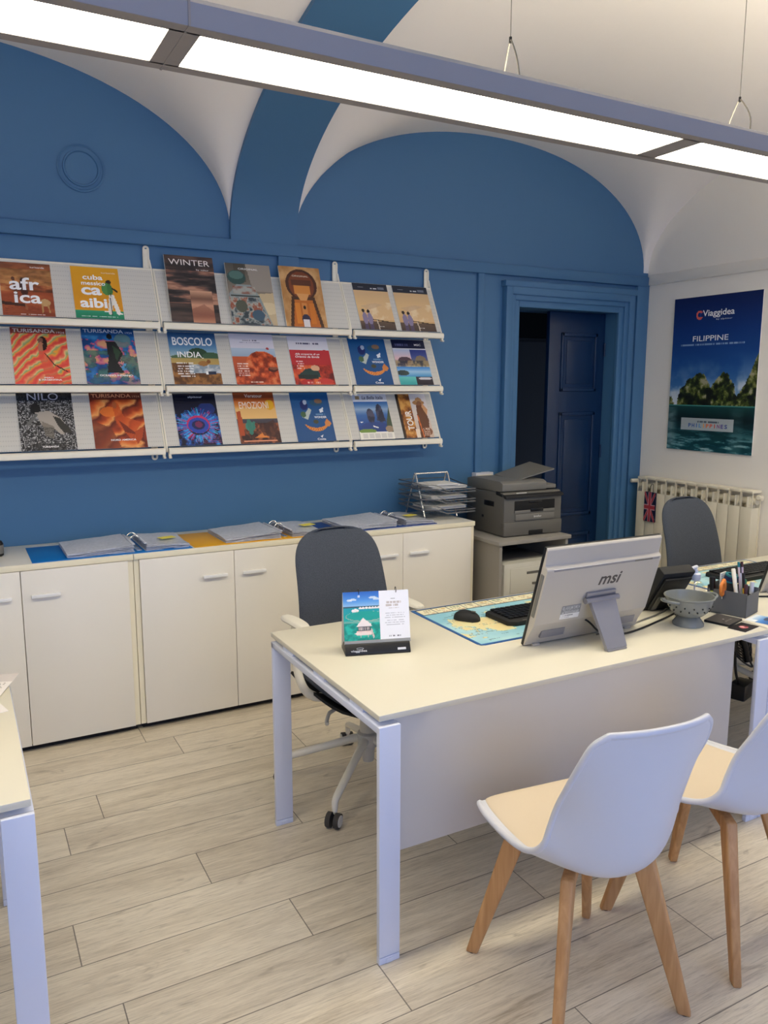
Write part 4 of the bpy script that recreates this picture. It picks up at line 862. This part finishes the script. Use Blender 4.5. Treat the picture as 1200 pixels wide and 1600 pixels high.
def monitor(label, loc, rz):
    """silver all-in-one: local x along the screen, leans back towards local -y"""
    t = thing('computer_monitor', label, 'monitor', loc, rz, 'silver all-in-one monitors')
    W, Hh = .505, .372; ta = math.radians(16.8)
    R = Matrix.Rotation(ta, 4, 'X')
    MBm = lambda: MB(Matrix.Translation((0, 0, .004)) @ R)
    MBm().b2((0, -.006, 0), (W, .006, Hh), .003).build('screen_bezel', blackp, t)
    MBm().b2((.018, .0055, .03), (W-.018, .0068, Hh-.018)).build('screen', dark_hole, t)
    bk = MBm(); bk.prism([(-.005, .0), (-.014, .006), (-.018, .04), (-.032, .088), (-.034, .094), (-.034, .300), (-.031, .305), (-.019, .312), (-.013, .364), (-.005, Hh)], 'x', .002, W-.002, .002)
    back = bk.build('back_cover', silver, t)
    MBm().b2((.03, -.0352, .294), (W-.012, -.030, .3035), .002).build('ridge', silver_d, back)
    MBm().b2((.38, -.0360, .2955), (.46, -.0350, .302)).build('vent_slot', grey_p2, back)
    MBm().b2((-.001, -.026, .12), (.010, -.010, .28), .003).build('side_slot', grey_p2, back)
    for xa, xb in ((.05, .15), (.35, .47)): MBm().b2((xa, -.0262, .034), (xb, -.012, .062)).build('speaker_grille', silver_d, back)
    for xa in (.03, W-.06): MBm().b2((xa, -.024, .0), (xa+.03, -.008, .010), .003).build('rubber_foot', silver, back)
    P = Paint(40, 24, 'eceae6'); P.rect(0, 0, 1, .62, '8a8a8a')
    for i in range(5): P.scrib(.06, .94, .1+.11*i, .05, 'd8d8d6', i+3)
    P.scrib(.1, .7, .76, .07, '8a8a8a', 9); P.scrib(.1, .5, .9, .07, 'a0a0a0', 10)
    Mx = Matrix.Translation((0, 0, .004)) @ R @ Matrix.Translation((.105, -.0344, .104)) @ Matrix.Rotation(PI/2, 4, 'X')
    art('rating_label', P, .082, .052, back, M=Mx)
    v, f = letters('msi', .02, .22); d = v.max(0); q = v/d*np.array([.098, .044]); m = MBm(); qq = [(.238+x, -.0345, .220+y) for x, y in q]
    m.add(qq, f); m.build('logo', mat('logo_grey', (72, 66, 64), .4), back)
    MBm().b2((.195, -.042, .176), (.325, -.032, .198), .004).build('hinge_block', silver_d, t)
    MBm().cyl((.187, -.048, .172), (.333, -.048, .172), .010, n=16).build('hinge', silver_d, t)
    hp = Matrix.Translation((0, 0, .004)) @ R @ Vector((.26, -.048, .170)); fp = Vector((.255, -.178, .006))
    m = MB(); a, b = hp, fp; V = []
    n = Vector((0, -(a-b).z, (a-b).y)).normalized()
    for p, w_, tt in ((a, .055, .007), (b, .043, .006)):
        for sx, sn in ((-1, -1), (1, -1), (1, 1), (-1, 1)): V.append(p+Vector((sx*w_, 0, 0))+n*(sn*tt))
    m.add(V, [(0, 1, 2, 3), (7, 6, 5, 4), (0, 4, 5, 1), (1, 5, 6, 2), (2, 6, 7, 3), (3, 7, 4, 0)])
    m.box((fp.x, fp.y+.002, .004), (.084, .02, .008), .003)
    m.build('stand', silver_d, t)
    return t
mo = monitor('silver all-in-one monitor seen from behind, propped on its stand', (1.627, 2.022, DT), math.radians(-1))
dup(mo, (2.955, 2.10, DT), math.radians(-1), 'silver all-in-one monitor at the right edge, only its left end visible')
cb = MB().tube([(1.84, 1.986, .815), (1.865, 1.955, .80), (1.90, 1.95, .76), (1.96, 1.945, DT+.006), (2.04, 1.945, DT+.004), (2.14, 1.965, DT+.004), (2.24, 1.995, DT+.004), (2.36, 2.03, DT+.004), (2.55, 2.11, DT+.004), (2.78, 2.11, DT+.004), (2.98, 1.99, DT+.004), (3.1, 2.02, DT+.004)], .0036, 8, smooth=3).build('power_cable', blackp); tag(cb, 'black power cable running from the silver monitor across the desk', 'cable')
cb = MB().tube([(1.93, 1.985, DT+.004), (2.06, 1.99, DT+.004), (2.2, 2.035, DT+.004), (2.32, 2.06, DT+.004), (2.46, 2.13, DT+.004)], .0028, 8, smooth=3).build('phone_cable', grey_p2); tag(cb, 'thin grey cable beside the black one, leading to the desk phone', 'cable')

# tent calendar
t = thing('tent_calendar', 'tent calendar with a lagoon picture, on a black base', 'calendar', (1.171, 2.208, DT), math.radians(-17)); t.scale = (.89, .92, .94)
MB().prism([(-.040, 0), (-.040, .008), (-.022, .036), (.012, .038), (.060, .010), (.060, 0)], 'x', -.122, .122, .002).build('base', blackp, t)
P = Paint(90, 72, 'f1f1f6'); P.grad([(0, '2c66c0'), (.6, '5a9ae0'), (1, 'a0c8e8')], 0, .30, 0, .54); P.grad([(0, '1a9aa8'), (.4, '14a89c'), (1, '0e8a78')], .30, .935, 0, .54); P.ramp(P.noise(14, 12, 5), [(.35, '0c8474'), (.65, '2cc4ac')], (P.v > .58) & (P.v < .935) & (P.u < .54), .8); P.rect(0, .275, .54, .305, '3a5a6a')
for u_, v_, r_ in ((.1, .16, .04), (.15, .15, .05), (.45, .12, .06), (.50, .15, .05), (.24, .09, .02)): P.ell(u_, v_, r_, .022, 'e8eef6', .8)
for i in range(7): P.ell(.26+.045*i, .315, .028, .018, 'ece6e2')
P.ell(.18, .36, .055, .035, 'eeeae8'); P.ell(.33, .47, .30, .10, 'b4b8a6', .8); P.ell(.33, .465, .285, .09, '18a496'); P.put((P.u >= .54) & (P.v < .935), 'f1f1f6'); P.put((P.v > .55) & (P.v < .60) & (P.u < .54), 'a8b8a8', .6)
P.poly([(.19, .66), (.29, .50), (.41, .62), (.42, .67), (.19, .67)], 'f2e6e2'); P.rect(.21, .67, .40, .745, '5a5654'); P.rect(.19, .745, .41, .83, 'e8cac2'); P.ell(.3, .80, .14, .03, 'f0dcd4')
for i in range(6): P.rect(.22+.03*i, .68, .232+.03*i, .74, 'd8c8c0')
P.rect(.25, .83, .26, .87, 'c8b8b0'); P.rect(.36, .83, .37, .87, 'c8b8b0'); P.poly([(.42, .70), (.46, .88), (.44, .9), (.40, .75)], 'd0c0b8')
P.scrib(.72, .80, .16, .02, '9a9a9e', 1); P.scrib(.65, .88, .23, .03, 'c0b4ac', 2); P.scrib(.64, .90, .285, .03, 'c0b4ac', 3); P.scrib(.69, .86, .34, .018, 'c8c0ba', 4)
for i in range(6): P.scrib(.62+.02*(i % 2), .93-.02*(i % 2), .44+.04*i+.02*(i > 2), .014, 'b4b4ba', 6+i)
P.scrib(.68, .86, .87, .024, '6a6a70', 14); P.rect(0, .935, 1, 1, '9a9a96')
tl = math.radians(14)
Mx = Matrix.Translation((-.122, -.018, .034)) @ Matrix.Rotation(PI/2-tl, 4, 'X')
cd = MB(Mx).b2((0, 0, -.003), (0.248, .182, -.0005)).build('card', paper, t)
art('picture_page', P, 0.248, .182, cd, M=Mx)
MB(Matrix.Translation((-.122, .057, .012)) @ Matrix.Rotation(PI/2+math.radians(8), 4, 'X')).b2((0, 0, -.001), (.248, .194, .001)).build('back_board', paper, t)
for x in (.06, .20):
    c = Mx @ Vector((x, .178, 0)); MB().tube([(c.x, c.y+.006+.010*math.cos(a), c.z+.004+.010*math.sin(a)) for a in [2*PI*i/14 for i in range(14)]], .0013, 6, closed=True).build('ring', blackp, t)
v, f = letters('viaggidea', .01); q = v/v.max(0)*np.array([.06, .010]); m = MB(Matrix.Translation((-.122, -.0402, .0090)) @ Matrix.Rotation(math.radians(57.3), 4, 'X'))
m.add([(.02+x, .002+y, .0006) for x, y in q], f); m.tube([(.055+.013*math.cos(a), .016+.003*math.sin(a), .0006) for a in [2*PI*i/16 for i in range(16)]], .0006, 4, closed=True); m.b2((.195, .004, 0), (.226, .012, .0007)); m.build('base_print', chairpp, t, merge=False)

# desk phone seen from behind
t = thing('desk_phone', 'black desk phone leaning back, seen from behind beside the monitor', 'telephone', (2.315, 2.168, DT), math.radians(-8))
R = Matrix.Rotation(math.radians(33), 4, 'X')
MB(R).b2((0, -.030, .004), (.150, .012, .222), .006).build('body', black_soft, t)
MB(R).b2((.012, -.042, .030), (.138, -.028, .20), .005).build('back_plate', blackp, t)
MB(R).b2((.022, -.0435, .03), (.045, -.0415, .105), .001).build('rating_strip', grey_p2, t)
MB(R).b2((.02, .011, .12), (.13, .0135, .21)).build('display', dark_hole, t)
MB().prism([(-.155, .0), (-.150, .014), (-.10, .12), (-.075, .13), (-.112, .03), (-.128, 0)], 'x', .075, .135, .003).build('stand', blackp, t)
MB(R).b2((.012, .008, .02), (.05, .034, .20), .012).build('handset', black_soft, t)

# pump bottle
t = thing('pump_bottle', 'clear pump bottle of hand gel with a white pump', 'bottle', (2.484, 2.040, DT)); t.scale = (1.08, 1.08, 1.16)
MB().lathe([(0, .001), (.034, .001), (.038, .006), (.038, .075), (.034, .09), (.020, .103), (.014, .106), (.014, .112)], 28).build('bottle_body', clear, t)
MB().lathe([(0, .004), (.033, .004), (.0355, .008), (.0355, .055), (0, .055)], 24).build('gel', mat('clear_gel', (206, 212, 214), .15), t)
pu = MB(); pu.lathe([(.017, .107), (.019, .11), (.019, .128), (.010, .131), (.009, .142), (.0, .142)], 20); pu.cyl((0, 0, .14), (0, 0, .150), .006)
pu.tube([(.010, .004, .150), (-.0, 0, .1515), (-.022, -.006, .151), (-.034, -.010, .147)], .0055, 8); pu.cyl((0, 0, .006), (0, 0, .108), .0028, n=8)
pu.build('pump', chairpp, t)

# colander
t = thing('colander', 'small grey enamel colander with two handles', 'colander', (2.322, 1.925, DT), math.radians(-4)); t.scale = (.86, .86, .95)
b = MB(); b.lathe([(.064, 0), (.064, .008), (.050, .026), (.040, .036), (.044, .037), (.056, .040), (.078, .058), (.092, .082), (.098, .108), (.1045, .112), (.1045, .116), (.098, .1165), (.0945, .108), (.088, .083), (.075, .061), (.052, .044), (.0, .041)], 48)
bowl = b.build('bowl', enamel, t)
for s_ in (-1, 1):
    MB().tube([(s_*.098, -.040, .102), (s_*.125, -.034, .106), (s_*.142, -.012, .109), (s_*.142, .012, .109), (s_*.125, .034, .106), (s_*.098, .040, .102)], .0055, 10, smooth=2).build('handle', enamel, t)
h = MB()
for k in range(16):
    for r_, z_, nz_ in ((.0865, .068, .7), (.0945, .084, .35)):
        a = 2*PI*k/16+(0 if z_ < .08 else .2); c, s_ = math.cos(a), math.sin(a)
        h.cyl((c*(r_-.006), s_*(r_-.006), z_), (c*(r_+.0012), s_*(r_+.0012), z_-.002), .0028, n=8)
h.build('drain_holes', dark_hole, bowl)

# pen organizer box and what is in it
OX, OY, OR = 2.572, 1.872, math.radians(17)
t = thing('pen_organizer', 'dark grey card pen organizer at the right end of the desk', 'organizer', (OX, OY, DT), OR)
w_, d_, h_ = .125, .15, .085
MB().b2((0, 0, 0), (w_, .003, h_)).b2((0, d_-.003, 0), (w_, d_, h_+.02)).b2((0, 0, 0), (.003, d_, h_+.008)).b2((w_-.003, 0, 0), (w_, d_, h_+.012)).b2((0, 0, 0), (w_, d_, .003)).build('box', box_g, t, merge=False)
MB().b2((.003, .06, .003), (w_-.003, .0625, .078)).build('divider', box_g, t)
OM = Matrix.Translation((OX, OY, DT)) @ Matrix.Rotation(OR, 4, 'Z')
def in_box(name, label, cat, p0, p1, r, m, parts=(), group=None):
    a, b_ = OM @ Vector(p0), OM @ Vector(p1); d = b_-a; q = d.to_track_quat('Z', 'Y').to_matrix().to_4x4(); L = d.length
    o = MB().lathe([(0, 0), (r*.5, 0), (r, .008), (r, L-.004), (r*.7, L), (0, L)], 14).build(name, m); o.matrix_world = Matrix.Translation(a) @ q
    tag(o, label, cat, group)
    for nm, z0, z1, rr, mm in parts: MB().lathe([(0, z0*L), (rr, z0*L), (rr, z1*L), (0, z1*L)], 14).build(nm, mm, o)
    return o
yel = mat('yellow_barrel', (214, 170, 40), .4); org = mat('orange_plastic', (226, 128, 44), .4); teal = mat('teal_plastic', (20, 112, 124), .4); navy = mat('navy_plastic', (22, 34, 74), .4); lime = mat('lime_plastic', (180, 200, 30), .4); mauve = mat('pinkish_clear_barrel', (196, 176, 190), .3); maroon = mat('maroon_plastic', (70, 34, 38), .5)
in_box('pencil', 'yellow barrelled pen with black cap in the pen organizer', 'pen', (.075, .03, .004), (.072, .045, .155), .005, yel, (('cap', .62, 1.01, .0055, blackp),))
in_box('marker', 'cream capped marker leaning high in the pen organizer', 'marker', (.05, .045, .004), (.074, .085, .168), .008, off_w)
in_box('marker', 'maroon marker standing beside the orange scissors', 'marker', (.055, .024, .004), (.056, .026, .118), .007, maroon)
in_box('marker', 'white capped navy marker at the front of the pen organizer', 'marker', (.104, .02, .004), (.106, .022, .118), .0075, navy, (('cap', .60, 1.01, .008, chairpp),))
in_box('pen', 'tall thin pinkish pen, leftmost of the three tall ones', 'pen', (.088, .05, .004), (.097, .075, .19), .0042, mauve, (('tip', .9, 1.01, .0046, teal),), 'tall pens in the organizer')
in_box('pen', 'tall white pen with black top, between the two pinkish ones', 'pen', (.10, .05, .004), (.109, .075, .182), .0046, chairpp, (('cap', .80, 1.01, .005, blackp),), 'tall pens in the organizer')
in_box('pen', 'tall thin pinkish pen, rightmost of the three tall ones', 'pen', (.112, .05, .004), (.122, .072, .187), .0052, mauve, (('tip', .9, 1.01, .0056, maroon),), 'tall pens in the organizer')
in_box('highlighter', 'lime highlighter with a black cap, between the gel bottle and the scissors', 'highlighter', (.012, .128, .004), (.006, .136, .135), .010, lime, (('cap', .62, 1.01, .0115, blackp),))
in_box('highlighter', 'green capped pen beside the teal tape in the organizer', 'pen', (.092, .04, .004), (.094, .046, .128), .0075, mat('green_plastic', (36, 120, 84), .4))
o = MB().lathe([(.016, 0), (.026, 0), (.026, .03), (.016, .03)], 24, close=True).build('tape_roll', teal); o.matrix_world = OM @ Matrix.Translation((.092, .0985, .110)) @ Matrix.Rotation(.2, 4, 'X'); tag(o, 'teal tape roll resting on the organizer contents behind the markers', 'tape')
MB().lathe([(.0265, .006), (.0268, .006), (.0268, .024), (.0265, .024)], 24).build('label_band', navy, o)
sc = thing('scissors', 'orange handled scissors in the front left of the organizer', 'scissors', (0, 0, 0)); sc.matrix_world = OM @ Matrix.Translation((.014, .092, .005)) @ Matrix.Rotation(-.12, 4, 'Y')
MB().prism([(-.006, 0), (.006, 0), (.008, .075), (-.008, .075)], 'y', -.0015, .0015).build('blade', chrome, sc)
for s_, z0 in ((-1, .09), (1, .092)): MB().tube([(s_*.014+.014*math.cos(a), s_*.003, z0+.008+.025*math.sin(a)) for a in [2*PI*i/18 for i in range(18)]], .0058, 8, closed=True).build('handle', org, sc)
MB().box((.0, 0, .10), (.046, .008, .052), .004).build('handle_plate', org, sc)
P = Paint(20, 26, 'eaeef2'); P.ell(.8, .45, .2, .3, 'c83a5a'); P.ell(.85, .35, .14, .16, '3a3a44'); P.scrib(.1, .6, .2, .05, '7a8a9a', 2); P.rect(.1, .3, .5, .34, '9ab0c0')
o = MB().b2((0, 0, 0), (.05, .004, .066)).build('card_pack', paper); o.matrix_world = OM @ Matrix.Translation((.070, .128, .075)); tag(o, 'small white and pink printed pack at the back of the organizer', 'card pack')
a_ = art('printed_face', P, .05, .066, o, M=Matrix.Translation((0, -.0006, 0)) @ Matrix.Rotation(PI/2, 4, 'X'))
o = MB().b2((0, 0, 0), (.055, .003, .075)).build('memo_pad', paper); o.matrix_world = OM @ Matrix.Translation((.040, .110, .035)) @ Matrix.Rotation(-.3, 4, 'Y'); tag(o, 'white memo pad standing slanted in the organizer behind the scissors', 'memo pad')

# flat things near the desk edge
def quad_card(name, label, cat, pts, th, P, texts=()):
    a, b_, c = Vector(pts[0]), Vector(pts[1]), Vector(pts[2])     # lower left, lower right, upper left on the desk
    X = (b_-a); w = X.length; X.normalize(); h = (c-a).length; Y = Vector((-X.y, X.x, 0))
    M = Matrix((X, Y, Vector((0, 0, 1)))).transposed().to_4x4(); M.translation = a
    o = MB().b2((0, 0, 0), (w, h, th), .0004).build(name, black_soft if cat == 'card case' else paper); o.matrix_world = M; tag(o, label, cat)
    art('printed_face', P, w, h, o, texts, z=th+.0005)
P = Paint(30, 30, '4a4644'); P.ell(.5, .5, .05, .05, 'b8b4b0'); P.scrib(.3, .75, .7, .05, '9a9690', 4)
quad_card('card_case', 'flat black card case beside the colander', 'card case', [(2.425, 1.828, DT), (2.535, 1.858, DT), (2.405, 1.920, DT)], .008, P)
P = Paint(40, 28, '140c0e'); P.ell(.52, .5, .16, .22, 'b86a72'); P.ell(.5, .45, .08, .12, 'e0b0b0'); P.ell(.62, .55, .08, .1, '8a2a34'); P.ell(.4, .55, .06, .1, 'c04a58')
quad_card('business_card', 'black card with a pink picture, nearest the desk edge', 'card', [(2.42, 1.757, DT), (2.528, 1.779, DT), (2.406, 1.824, DT)], .0012, P)
P = Paint(40, 28, 'e6ecf4'); P.grad([(0, 'c8dcf0'), (.5, '3a7ac8'), (1, '24508a')], .15, 1); P.ell(.7, .6, .25, .15, '3a4a6a'); P.rect(0, 0, .3, .4, 'e8f0f8')
quad_card('brochure_card', 'small blue and white flyer in front of the organizer', 'flyer', [(2.575, 1.768, DT), (2.675, 1.792, DT), (2.555, 1.862, DT)], .001, P)
def sheet(label, cx, cy, rz, w, h, z, seed):
    P = Paint(30, 42, 'f2ece8'); P.rect(.0, .0, 1, .3, 'd8d0cc')
    for i in range(9): P.scrib(.1, .9, .36+.06*i, .02, '8a8078', seed+i)
    P.rect(.2, .05, .5, .25, '6a5a50')
    o = MB().b2((-w/2, -h/2, 0), (w/2, h/2, .0012)).build('paper_sheet', paper); o.location = (cx, cy, z); o.rotation_euler = (0, 0, rz); tag(o, label, 'paper', 'loose sheets on the left desk')
    art('printed_face', P, w, h, o, M=Matrix.Translation((-w/2, -h/2, .0016)))
sheet('printed sheet lying lower on the corner of the left desk', -.03, 2.33, .25, .15, .21, DT, 3)
sheet('printed sheet lying askew on top, at the far corner of the left desk', .008, 2.455, -.35, .15, .21, DT+.003, 13)

# cables and power brick below the right desk end
t = thing('power_adapter', 'black power adapter with bundled cables hanging under the right desk end', 'power adapter', (3.03, 2.20, 0))
MB().box((.03, .02, .235), (.12, .075, .075), .01, .3).build('adapter', blackp, t)
MB().tube([(.0, .01, .26), (-.05, .0, .34), (-.06, .0, .45), (-.03, .0, .56), (-.03, .0, .672)], .006, 8, smooth=3).build('cord', blackp, t)
MB().tube([(-.09, .0, .664), (.0, .0, .672), (.06, .0, .69), (.10, .01, .60), (.13, .02, .58)], .009, 8, smooth=2).build('cord', blackp, t)
for k in range(6):
    a = .02*k; MB().tube([(-.09, .0, .52-.01*k), (-.04+a, a*.5-.02, .56-.018*k), (.04, .02, .61-.03*k), (.085, .03, .56-.04*k), (.05+a, .02+a*.3, .45-.03*k), (-.04, .0, .45-.01*k)], .0045, 6, closed=True, smooth=2).build('cable_loop', blackp, t)
MB().tube([(-.07, .0, .56), (-.03, .0, .50), (.02, .01, .43), (.05, .02, .37)], .017, 10, smooth=2).build('cable_bundle', blackp, t)

# ------------------------------------------------------------------ suspended luminaire
LZ, LY0, LY1 = 2.32, 1.712, 1.965
t = thing('suspended_luminaire', 'long blue-grey linear luminaire hanging over the desks on thin wires', 'ceiling lamp', (1.2, (LY0+LY1)/2, LZ))
yw = (LY1-LY0)/2; x0, x1 = -2.62, 3.95
hs = MB(); hs.prism([(-yw, .0), (-yw-.001, .045), (-yw+.02, .062), (yw-.02, .062), (yw+.001, .045), (yw, 0), (yw-.035, .0), (yw-.035, .010), (-yw+.036, .010), (-yw+.036, 0)], 'x', x0, x1, 0)
house = hs.build('housing', lamp_m, t)
un = MB()
for a, b_ in ((-yw+.0005, -yw+.036), (yw-.036, yw-.0005)): un.b2((x0, a, -.0012), (x1, b_, .001))
segs = [(-2.20, -.755), (-.69, .752), (.83, 2.27), (2.35, 3.79)]
gaps = [(x0, segs[0][0])]+[(segs[i][1], segs[i+1][0]) for i in range(len(segs)-1)]+[(segs[-1][1], x1)]
for a, b_ in gaps: un.b2((a, -yw+.03, -.0012), (b_, yw-.03, .009))
un.build('underside_frame', lamp_b, house, merge=False)
for a, b_ in segs: MB().b2((a+.003, -yw+.037, .002), (b_-.003, yw-.037, .009)).build('diffuser', glow, t)
MB().b2((x0+.1, -.075, .0622), (x1-.1, .075, .0635)).build('top_diffuser', glow_up, t)
MB().b2((-.724, -yw-.0025, -.002), (-.719, yw+.0025, .063)).build('joint', lamp_b, t)
for x in (.18, 1.10, -1.5):
    s_ = MB(); top = Zc(1.2+x, (LY0+LY1)/2)-LZ
    s_.tube([(x, 0, .19), (x, 0, top)], .0012, 6); s_.build('suspension_wire', wire_m, t)
    MB().cyl((x, 0, .183), (x, 0, .198), .004, n=10).build('wire_clamp', blackp, t)
    MB().tube([(x-.03 if x < 1 else x-.05, -.085, .058), (x-.03, -.07, .12), (x-.004, -.01, .186), (x, 0, .19), (x+.004, .01, .186), (x+.03, .07, .12), (x+.03 if x < 1 else x+.05, .085, .058)], .0022, 8, smooth=2).build('bridle_wire', wire_m, t)

# ------------------------------------------------------------------ right wall: poster and radiator
P = Paint(120, 176); P.grad([(0, '0a1c52'), (.30, '10367c'), (.62, '1c4e94'), (.85, '4478b0'), (1, '7a9cc0')], 0, .70)
cl = P.noise(4, 6, 201); P.put(np.clip((cl-.46)*5, 0, 1)*np.clip((P.v-.36)*5, 0, 1)*(P.v < .7), '9db6d2', .55)
cl = P.noise(6, 8, 202); P.put(np.clip((cl-.40)*5, 0, 1)*np.clip((P.v-.47)*9, 0, 1)*(P.v < .7)*np.clip(np.abs(P.u-.45)*4-.5, 0, 1), 'd4dde4', .9)
n = P.noise(18, 28, 203, 5); wob = (P.noise(22, 30, 204, 4)-.5)
def rock(top, u0, u1, base=.70):
    h = np.interp(P.u, [q[0] for q in top], [q[1] for q in top])+wob*.045; m = (P.u > u0+wob*.03) & (P.u < u1+wob*.03) & (P.v > h) & (P.v < base)
    dk = np.clip((P.v-h)/.22, 0, 1); P.ramp(n-.12*dk, [(.26, '0a0f08'), (.40, '20290f'), (.50, '45521f'), (.58, '747a42'), (.68, 'a09c80')], m)
rock([(.10, .66), (.13, .60), (.20, .55), (.28, .515), (.35, .49), (.41, .495), (.46, .54), (.50, .60), (.53, .66)], .10, .53)
rock([(.44, .64), (.50, .58), (.57, .52), (.62, .485), (.67, .49), (.72, .53), (.76, .57), (.79, .66)], .44, .79)
rock([(.72, .67), (.80, .63), (.88, .56), (.93, .48), (.97, .41), (1, .36)], .73, 1.05); rock([(0, .64), (.03, .655), (.06, .68)], -.1, .06); rock([(.70, .66), (.80, .655), (.92, .66)], .70, .92)
P.put((np.abs(P.u-.475-.1*(P.v-.6)) < .028) & (P.v > .585) & (P.v < .70), '070b06', .75)
P.grad([(0, '4f9c98'), (.03, '12403f'), (.30, '061d20'), (.5, '0c3338'), (1, '0d444e')], .70, 1)
wv = P.noise(8, 60, 205, 4); P.put(np.clip((wv-.50)*7, 0, 1)*np.clip((P.v-.80)*6, 0, 1), '5c98a0', .75); P.put(np.clip((wv-.60)*8, 0, 1)*np.clip((P.v-.88)*8, 0, 1), 'c4dcde', .8)
side = np.clip((.13-P.u)*12, 0, 1)+np.clip((P.u-.72)*6, 0, 1)*np.clip((.90-P.u)*8, 0, 1); P.put(np.clip(side, 0, 1)*(P.v > .715)*(.5+.5*np.clip((P.noise(6, 40, 206)-.4)*5, 0, 1)), '93b0b4', .62)
P.rect(.17, .785, .78, .862, 'c6cdd0', .85); P.scrib(.36, .62, .805, .012, '3a4a5a', 207)
P.ring(.315, .118, .022, .042, 'e2685a'); P.ell(.325, .118, .012, .012, '12418c'); P.rect(.335, .105, .38, .13, '10296a')
po = MB().b2((0, 0, 0), (.655, .982, .006), .001).build('poster', paper)
M = Matrix((Vector((0, -1, 0)), Vector((0, 0, 1)), Vector((-1, 0, 0)))).transposed().to_4x4(); M.translation = (XR-.002-.006, 3.79, 1.18); po.matrix_world = M
M2 = M.copy(); po.matrix_world = M; tag(po, 'tall poster of rocky islands and blue water on the white wall', 'poster')
cols = ['3a62a8', '3a62a8', '4a7ac0', '5a9ad0', 'f0a838', 'e8783a', 'e0603a', 'd8503a', '8a4a8a', '5a4a9a', '3a4a9a']
tx = [('Viaggidea', .53, .115, .36, .052, Wt, .01), ('FILIPPINE', .455, .268, .41, .034, 'f2f4f8', .005), ('by alpitour', .60, .153, .18, .012, 'dfe6f0')]
for i, c in enumerate('PHILIPPINES'):
    tx.append((c, .275+.0425*i, .832, .010 if c == 'I' else .031, .026, cols[i], .03))
P.scrib(.10, .86, .307, .012, '9ab4d8', 211, .8)
art('poster_print', P, .655, .982, po, tx, z=.0066)

t = thing('radiator', 'cream sectional radiator below the poster', 'radiator', (XR-.045, 3.50, .14))
N = 11; pw = .083; L = N*pw
for i in range(N):
    y = L/2-pw*(i+.5); m = MB()
    m.b2((-.052, y-pw/2+.002, .03), (-.046, y+pw/2-.002, .735), .002)                 # front plate
    m.b2((.03, y-pw/2+.006, .03), (.036, y+pw/2-.006, .78), .002)
    m.b2((-.046, y-.004, .03), (.03, y+.004, .80), .001)
    for d in (-.027, .027): m.b2((-.044, y+d-.002, .05), (.028, y+d+.002, .73))
    m.b2((-.05, y-.0395, .73), (-.044, y-.0355, .825)); m.b2((-.05, y+.0355, .73), (-.044, y+.0395, .825))
    m.b2((-.052, y-pw/2+.001, .822), (.032, y+pw/2-.001, .838), .004)
    m.b2((-.03, y-.012, .745), (.02, y+.012, .795), .006)
    m.cyl((-.004, y-pw/2, .77), (-.004, y+pw/2, .77), .02, n=14); m.cyl((-.004, y-pw/2, .07), (-.004, y+pw/2, .07), .02, n=14)
    m.build('section', rad_m, t)
MB().cyl((-.004, L/2, .80), (-.004, L/2+.04, .80), .012).cyl((-.004, L/2+.03, .80), (-.06, L/2+.05, .80), .014).cyl((-.004, L/2, .77), (-.004, L/2+.02, .77), .022).build('valve', rad_m, t)
MB().cyl((-.004, -L/2-.028, .795), (-.004, -L/2, .795), .017).cyl((-.004, -L/2-.02, .795), (-.035, -L/2-.024, .80), .012).build('vent_plug', rad_m, t)
for y0 in (-L/2+.1, L/2-.14): MB().b2((.03, y0, .60), (.046, y0+.04, .64)).build('bracket', rad_m, t)
P = Paint(36, 60, '141a3c')
for a, b_ in (((0, 0), (1, 1)), ((1, 0), (0, 1))): P.line(a, b_, .085, 'd8a8b0', .9); P.line(a, b_, .06, 'b8404a')
P.rect(.36, 0, .64, 1, 'd8a8b0', .9); P.rect(0, .42, 1, .60, 'd8a8b0', .9); P.rect(.42, 0, .58, 1, 'b8404a'); P.rect(0, .455, 1, .565, 'b8404a')
o = MB().b2((0, 0, 0), (.098, .205, .012), .004).build('flag_pouch', mat('navy_cloth', (20, 26, 58), .9)); M = Matrix((Vector((0, -1, 0)), Vector((0, 0, 1)), Vector((-1, 0, 0)))).transposed().to_4x4(); M.translation = (XR-.0985, 3.872, .675); o.matrix_world = M
tag(o, 'small dark pouch with a red crossed flag pattern hanging on the radiator', 'pouch')
art('flag_print', P, .096, .203, o, z=.0128, M=Matrix.Translation((.001, .001, 0)))
MB().tube([(.03, .203, .006), (.04, .26, -.006), (.058, .26, -.006), (.068, .203, .006)], .002, 6, smooth=1).build('loop', blackp, o)
